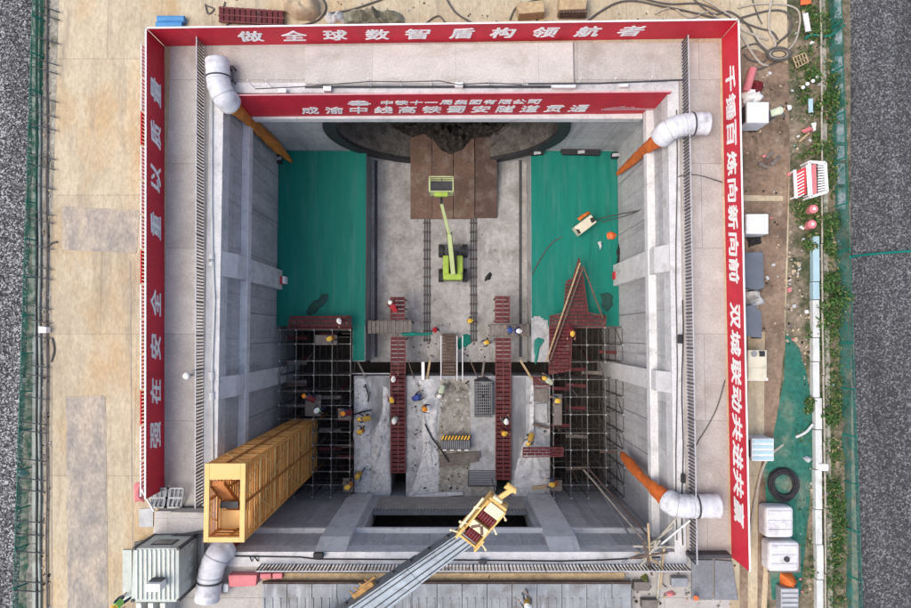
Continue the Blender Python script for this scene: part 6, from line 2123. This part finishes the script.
def make_body(pose):
    """one skinned figure facing +Y, feet on z = 0; returns (mesh, head centre, chest data)"""
    V, E_, RD = [], [], []

    def add(p, r_, parent=None):
        V.append(Vector(p))
        RD.append(r_ if isinstance(r_, tuple) else (r_, r_))
        if parent is not None:
            E_.append((parent, len(V) - 1))
        return len(V) - 1

    P = pose
    hip = Vector(P['hip'])
    lean = R(P['lean'])
    up = Vector((0, math.sin(lean), math.cos(lean)))
    fw = Vector((0, math.cos(lean), -math.sin(lean)))
    pel = add(hip, (0.155, 0.115))
    wst = add(hip + up * 0.17, (0.14, 0.10), pel)
    chs = add(hip + up * 0.38, (0.165, 0.115), wst)
    nk = add(hip + up * 0.535, (0.06, 0.06), chs)
    hu = Vector((0, math.sin(lean * P.get('hk', 0.5)), math.cos(lean * P.get('hk', 0.5))))
    hd0 = add(V[nk] + hu * 0.09, (0.062, 0.07), nk)
    hd1 = add(V[nk] + hu * 0.18, (0.085, 0.10), hd0)
    hd2 = add(V[nk] + hu * 0.265, (0.07, 0.085), hd1)
    hf = Vector((0, hu.z, -hu.y))
    nose = add(V[hd1] + hf * 0.10, (0.012, 0.014), hd1)
    for sx in (-1, 1):
        add(V[hd1] + Vector((sx * 0.092, -0.005, 0)), (0.01, 0.022), hd1)
    hands = []
    for sx, key in ((-1, 'la'), (1, 'ra')):
        sh_ = add(hip + up * 0.47 + Vector((sx * 0.19, 0, 0)), 0.062, chs)
        el = add(V[sh_] + Vector((sx * P[key][0][0], P[key][0][1], P[key][0][2])), 0.045, sh_)
        wr = add(V[el] + Vector((sx * P[key][1][0], P[key][1][1], P[key][1][2])), 0.028, el)
        dh = (V[wr] - V[el]).normalized()
        pm = add(V[wr] + dh * 0.07, (0.036, 0.02), wr)
        sd = dh.cross(Vector((0, 0, 1)))
        sd = sd.normalized() if sd.length > 0.2 else Vector((0, 1, 0))
        nn = sd.cross(dh)
        for k, ln in enumerate((0.065, 0.078, 0.072, 0.055)):
            o = sd * ((k - 1.5) * 0.019)
            a = add(V[pm] + dh * 0.035 + o, 0.009, pm)
            b = add(V[a] + dh * ln * 0.55 - nn * 0.012, 0.0085, a)
            add(V[b] + dh * ln * 0.3 - nn * 0.028, 0.007, b)
        th = add(V[wr] + dh * 0.035 - sd * 0.042, 0.011, pm)
        add(V[th] + dh * 0.035 - sd * 0.012, 0.009, th)
        hands.append(V[pm].copy())
    for sx, key in ((-1, 'll'), (1, 'rl')):
        hj = add(hip + Vector((sx * 0.095, 0, -0.06)), 0.092, pel)
        kn = add(Vector((sx * P[key][0][0], P[key][0][1], P[key][0][2])), 0.062, hj)
        an = add(Vector((sx * P[key][1][0], P[key][1][1], P[key][1][2])), 0.042, kn)
        hl = add(V[an] + Vector((0, 0.02, -0.045)), 0.045, an)
        add(V[an] + Vector((0, 0.17, -0.055)), (0.042, 0.032), hl)
    me = bpy.data.meshes.new('person_body')
    me.from_pydata([tuple(v) for v in V], E_, [])
    o = bpy.data.objects.new('person_tmp', me)
    col.objects.link(o)
    sk_ = o.modifiers.new('skin', 'SKIN')
    sk_.use_smooth_shade = True
    for i, dct in enumerate(me.skin_vertices[0].data):
        dct.radius = RD[i]
        dct.use_root = (i == 0)
    sb_ = o.modifiers.new('sub', 'SUBSURF')
    sb_.levels = 1
    sb_.render_levels = 1
    dg = bpy.context.evaluated_depsgraph_get()
    out = bpy.data.meshes.new_from_object(o.evaluated_get(dg))
    out.name = 'person_body'
    bpy.data.objects.remove(o)
    out.materials.clear()
    out.materials.append(CL['navy'])
    out.materials.append(SKIN)
    headc = V[hd1].copy()
    for p in out.polygons:
        c = p.center
        p.use_smooth = True
        p.material_index = 1 if ((c - headc).length < 0.19 and (c - V[nk]).dot(hu) > 0.0) or any((c - h).length < 0.13 for h in hands) else 0
    zmin = min(v.co.z for v in out.vertices)
    for v in out.vertices:
        v.co.z -= zmin
    dz = Vector((0, 0, -zmin))
    return out, headc + dz, hu, hf, hip + dz, up, fw


POSES = {
    'stand': dict(hip=(0, 0, 0.93), lean=6, la=((0.06, 0.04, -0.27), (0.02, 0.16, -0.19)), ra=((0.07, 0.06, -0.26), (-0.02, 0.22, -0.10)), ll=((0.11, 0.03, 0.48), (0.12, -0.02, 0.09)), rl=((0.12, 0.05, 0.48), (0.14, 0.03, 0.09))),
    'walk': dict(hip=(0, 0, 0.91), lean=8, la=((0.06, 0.12, -0.25), (0.0, 0.20, -0.12)), ra=((0.07, -0.10, -0.26), (0.02, 0.04, -0.24)), ll=((0.10, -0.02, 0.47), (0.10, -0.26, 0.11)), rl=((0.10, 0.18, 0.50), (0.11, 0.24, 0.09))),
    'bend': dict(hip=(0, -0.12, 0.80), lean=58, hk=0.75, la=((0.06, 0.16, -0.22), (-0.02, 0.16, -0.19)), ra=((0.08, 0.18, -0.2), (-0.03, 0.15, -0.2)), ll=((0.14, 0.10, 0.44), (0.14, -0.05, 0.09)), rl=((0.15, 0.16, 0.44), (0.16, 0.06, 0.09))),
    'squat': dict(hip=(0, -0.14, 0.40), lean=32, hk=0.6, la=((0.08, 0.18, -0.18), (-0.03, 0.2, -0.1)), ra=((0.08, 0.18, -0.18), (-0.03, 0.2, -0.1)), ll=((0.17, 0.26, 0.46), (0.15, 0.02, 0.09)), rl=((0.18, 0.28, 0.46), (0.16, 0.05, 0.09))),
}
PROTO = {}
for pn, pd in POSES.items():
    me, hc_, hu_, hf_, hip_, up_, fw_ = make_body(pd)
    # helmet: dome with brim and peak
    hb_ = MB()
    s_ = hu_.cross(hf_).normalized()
    n_ = 14
    vs, fs = [], []
    prof_ = [(0.150, 0.055), (0.128, 0.060), (0.126, 0.10), (0.112, 0.15), (0.078, 0.185), (0.03, 0.20)]
    for rr_, hh2 in prof_:
        for k in range(n_):
            t = 2 * math.pi * k / n_
            pk = 1.0 + (0.28 * max(0, math.cos(t)) ** 3 if rr_ == 0.150 else 0)
            vs.append(hc_ + hf_ * (rr_ * 1.14 * math.cos(t) * pk) + s_ * (rr_ * math.sin(t)) + hu_ * hh2)
    for j in range(len(prof_) - 1):
        for k in range(n_):
            fs.append([j * n_ + (k + 1) % n_, j * n_ + k, (j + 1) * n_ + k, (j + 1) * n_ + (k + 1) % n_])
    fs.append([(len(prof_) - 1) * n_ + k for k in range(n_)])
    hb_._faces(vs, fs)
    hb_.obox(hc_ + hu_ * 0.198, hf_ * 0.09, s_ * 0.015, hu_ * 0.012)
    # vest: shell round the torso with shoulder straps
    vb = MB()
    rows = [(-0.02, 0.185, 0.145), (0.15, 0.178, 0.135), (0.32, 0.20, 0.148), (0.43, 0.21, 0.135), (0.505, 0.155, 0.10), (0.535, 0.085, 0.085)]
    vs, fs = [], []
    m_ = 18
    rt_ = Vector((1, 0, 0))
    for hh2, rx, ry in rows:
        for k in range(m_):
            t = 2 * math.pi * k / m_
            vs.append(hip_ + up_ * hh2 + rt_ * (rx * math.cos(t)) + fw_ * (ry * math.sin(t)))
    for j in range(len(rows) - 1):
        for k in range(m_):
            fs.append([j * m_ + k, j * m_ + (k + 1) % m_, (j + 1) * m_ + (k + 1) % m_, (j + 1) * m_ + k])
    vb._faces(vs, fs)
    hr = MB()
    hr.ball(hc_ + hu_ * 0.03 - hf_ * 0.03, 0.098, 0.95, 12, 8)
    PROTO[pn] = (me, hb_, vb, hr)

PMESH = {}


def person(px, py, z, pose, rot, helmet, vest, trousers, label, scale=1.0):
    me, hb_, vb, hr = PROTO[pose]
    p = at(px, py, z + 1.2)
    loc = Vector((p.x, p.y, z))
    root = bpy.data.objects.new('person', None)
    col.objects.link(root)
    tag(root, label, 'person', 'site workers in helmets and vests')
    key = (pose, 'body')
    b = bpy.data.objects.new('body', me)
    col.objects.link(b)
    b.parent = root
    b.material_slots[0].link = 'OBJECT'
    b.material_slots[0].material = CL[trousers]
    for nm, src, mm in (('helmet', hb_, HM[helmet]), ('vest', vb, CL[vest]), ('hair', hr, HAIR)):
        k2 = (pose, nm)
        if k2 not in PMESH:
            o = src.build(nm, mm, None, smooth=True)
            PMESH[k2] = o.data
        else:
            o = bpy.data.objects.new(nm, PMESH[k2])
            col.objects.link(o)
        o.parent = root
        o.material_slots[0].link = 'OBJECT'
        o.material_slots[0].material = mm
    root.location = loc
    root.rotation_euler = (0, 0, R(rot))
    root.scale = (scale,) * 3
    return root


def board(x0, y0, x1, y1, z, label):
    return tag(MB().pxbox(x0, y0, x1, y1, z, z - 0.06).build('scaffold_board', PLANK, bevel=0.01), label, 'board', 'scaffold boards under the workers')


ZA, ZB = -9.02, -8.82      # board tops on the left / right scaffold
board(315, 335, 337, 345, ZA, 'grey board under the yellow helmet below the left maroon deck')
board(305, 395, 321, 416, ZA, 'grey board under the worker in bright green on the left scaffold')
board(338, 409, 351, 420, ZA, 'grey board at the right edge of the left scaffold')
board(343, 478, 353, 492, ZA, 'grey board low on the left scaffold by two yellow helmets')
board(554, 394, 562, 425, ZB, 'grey board on the left edge of the right scaffold')
board(551, 480, 562, 491, ZB, 'grey board low on the right scaffold')
WK = -10.19
person(332, 338, ZA, 'stand', 120, 'yellow', 'orange', 'navy', 'person in a yellow helmet standing on the grey board below the left maroon deck')
person(340, 320, -8.94, 'stand', 200, 'white', 'maroon', 'maroon', 'person in a white helmet and maroon vest on the left maroon deck')
person(311, 400, ZA, 'bend', 60, 'orange', 'maroon', 'navy', 'person in an orange helmet left of the bright green vest on the left scaffold')
person(317, 411, ZA, 'walk', -40, 'white', 'green', 'navy', 'person in a bright green vest and white helmet on the left scaffold')
person(346, 414, ZA, 'squat', 90, 'orange', 'maroon', 'navy', 'person crouching in an orange helmet at the right edge of the left scaffold')
person(367, 419, ZS + 0.05, 'bend', 90, 'yellow', 'yellow', 'navy', 'upper of two people in yellow on the left slab edge')
person(362, 431, ZS + 0.05, 'stand', 80, 'yellow', 'orange', 'navy', 'lower of two people in yellow on the left slab edge')
person(359, 474, ZS + 0.05, 'walk', 150, 'yellow', 'yellow', 'grey', 'person in yellow at the lower left corner of the slab')
person(350, 485, ZA, 'stand', 110, 'yellow', 'orange', 'navy', 'person in a yellow helmet on the lowest board of the left scaffold')
person(393, 401, WK, 'walk', 20, 'yellow', 'maroon', 'maroon', 'person in a yellow helmet walking on the long left maroon walkway')
person(395, 419, WK, 'stand', 170, 'white', 'pale', 'grey', 'person in a white helmet and pale vest on the long left walkway')
person(394, 380, WK, 'stand', 0, 'white', 'red', 'maroon', 'person in a white helmet and red vest at the trench end of the left walkway')
person(394, 309, WK, 'bend', 30, 'white', 'red', 'maroon', 'person in a white helmet and red vest on the short left walkway')
person(415, 399, ZS + 0.02, 'squat', -60, 'blue', 'blue', 'navy', 'person crouching in dark blue on the pale slab')
person(424, 408, ZS + 0.05, 'stand', -110, 'orange', 'orange', 'navy', 'person in orange standing next to the crouching person in blue')
person(442, 389, ZS + 0.15, 'bend', 160, 'white', 'pale', 'grey', 'person in a white helmet and pale vest at the foot of the site stair')
person(435, 329, ZC + 0.02, 'stand', 190, 'red', 'red', 'navy', 'person in a red helmet and red vest by the rail track end')
person(469, 321, ZC + 0.1, 'stand', -80, 'yellow', 'yellow', 'grey', 'person in yellow at the end of the right rail track')
person(488, 342, ZC + 0.02, 'walk', 100, 'yellow', 'orange', 'navy', 'person in an orange vest left of the right walkway by the trench')
person(511, 330, -9.97, 'stand', 90, 'blue', 'blue', 'navy', 'left of two people in dark blue on the right plank crossing')
person(517, 331, -9.97, 'stand', -90, 'white', 'blue', 'navy', 'right of two people on the right plank crossing, white helmet and blue vest')
person(506, 422, WK, 'stand', 10, 'white', 'green', 'grey', 'person in a bright green vest and white helmet on the right walkway')
person(503, 433, WK, 'stand', -70, 'yellow', 'orange', 'maroon', 'person in a yellow helmet just below the green vest on the right walkway')
person(532, 437, ZS + 0.2, 'bend', 150, 'yellow', 'yellow', 'grey', 'person in yellow on the right slab above the maroon plank bridge')
person(551, 382, ZS + 0.05, 'bend', 60, 'yellow', 'pale', 'grey', 'person in a yellow helmet and pale vest at the top right corner of the slab')
person(558, 400, ZB, 'stand', 100, 'yellow', 'yellow', 'navy', 'person in yellow on the left edge of the right scaffold')
person(556, 486, ZB, 'squat', 80, 'yellow', 'orange', 'navy', 'person in a yellow helmet low on the right scaffold')
person(573, 330, -8.74, 'squat', 180, 'yellow', 'maroon', 'maroon', 'person in a yellow helmet crouching at the bottom of the arrow shaped deck')
person(117, 605, 0.0, 'walk', -60, 'yellow', 'green', 'navy', 'person in a yellow helmet and green vest beside the pale cabin')
person(528, 604, 0.66, 'stand', 40, 'white', 'yellow', 'grey', 'person in a white helmet on the shed roof at the bottom edge')
person(778, 110, 0.02, 'bend', -80, 'white', 'pale', 'grey', 'person in a white helmet and pale vest beside the ribbed cabinet')

# ------------------------------------------------------------------ loose rubble and grit (uncountable)
def grit(name, label, spots, m, seed):
    rn = random.Random(seed)
    g_ = MB()
    for (x0, y0, x1, y1, z, n, lo, hi) in spots:
        for _ in range(n):
            x, y = rn.uniform(x0, x1), rn.uniform(y0, y1)
            if noise.noise(Vector((x * 0.08, y * 0.08, seed))) < -0.05:
                continue
            p = at(x, y, z)
            s_ = rn.uniform(lo, hi)
            a = rn.uniform(0, 3.14)
            ux = Vector((math.cos(a), math.sin(a), rn.uniform(-.3, .3))) * s_ * rn.uniform(.6, 1.6)
            uy = Vector((-math.sin(a), math.cos(a), rn.uniform(-.3, .3))) * s_
            g_.m = rn.randrange(len(m))
            g_.obox(p + Vector((0, 0, s_ * 0.4)), ux, uy, Vector((0, 0, s_ * 0.5)))
    return stuff(tag(g_.build(name, m), label, 'rubble'))


grit('slab_rubble', 'grey rubble and grit strewn over the lower slab and its pit', [(412, 378, 440, 495, ZS + 0.1, 200, 0.015, 0.05), (440, 378, 470, 492, ZS + 0.02, 160, 0.02, 0.06), (355, 378, 372, 495, ZS + 0.1, 90, 0.015, 0.05), (530, 378, 549, 445, ZS + 0.1, 90, 0.015, 0.05)], [SHOT, SLABD, PLANK, MUCK], 5)
grit('floor_grit', 'small scraps and grit scattered over the tunnel floor', [(380, 215, 520, 360, ZC + 0.01, 110, 0.015, 0.04), (412, 320, 492, 360, ZC + 0.01, 80, 0.02, 0.06)], [PLANK, MUCK, RUSTY, SHOT], 6)
grit('yard_grit', 'stones and small litter on the brown dirt and the verge', [(742, 70, 788, 340, 0.01, 150, 0.015, 0.045), (786, 250, 812, 400, 0.015, 200, 0.02, 0.06), (788, 60, 842, 600, 0.015, 300, 0.02, 0.05), (40, -5, 50, 610, 0.01, 420, 0.02, 0.05)], [PLANK, TAN, APRON, MUCK, TAN], 7)
grit('rim_grit', 'small scraps of timber and stone along the bottom rim and the top yard', [(230, 566, 690, 584, 0.12, 120, 0.02, 0.05), (205, 0, 740, 26, 0.01, 160, 0.015, 0.04), (600, 560, 735, 606, 0.03, 160, 0.02, 0.06)], [PLANK, WOOD, MUCK, STEEL], 8)
grit('verge_litter', 'small coloured litter scattered through the right verge', [(788, 5, 840, 600, 0.03, 150, 0.03, 0.09), (744, 66, 790, 345, 0.02, 40, 0.03, 0.08)], [PALET, PINK, PALET, SKYB, TAN, WHITE], 9)

for a, b_, m, lab in (((357, 360), (366, 378), PLANK, 'grey plank spanning the dark trench at its left end'), ((408, 360), (414, 379), RUSTY, 'rusty bar spanning the dark trench beside the long left walkway'),
                      ((430, 360), (427, 379), WOOD, 'tan plank spanning the dark trench right of the white board'), ((470, 360), (478, 379), RUSTY, 'rusty bar spanning the dark trench right of the site stair'),
                      ((484, 361), (482, 378), PLANK, 'grey plank spanning the dark trench left of the right walkway'), ((520, 360), (532, 379), WOOD, 'tan plank spanning the dark trench right of the right walkway')):
    tag(MB().bar(at(*a, -10.36), at(*b_, -10.36), 0.13 if m is not RUSTY else 0.06, 0.05).build('trench_plank', m), lab, 'plank', 'loose planks across the trench')
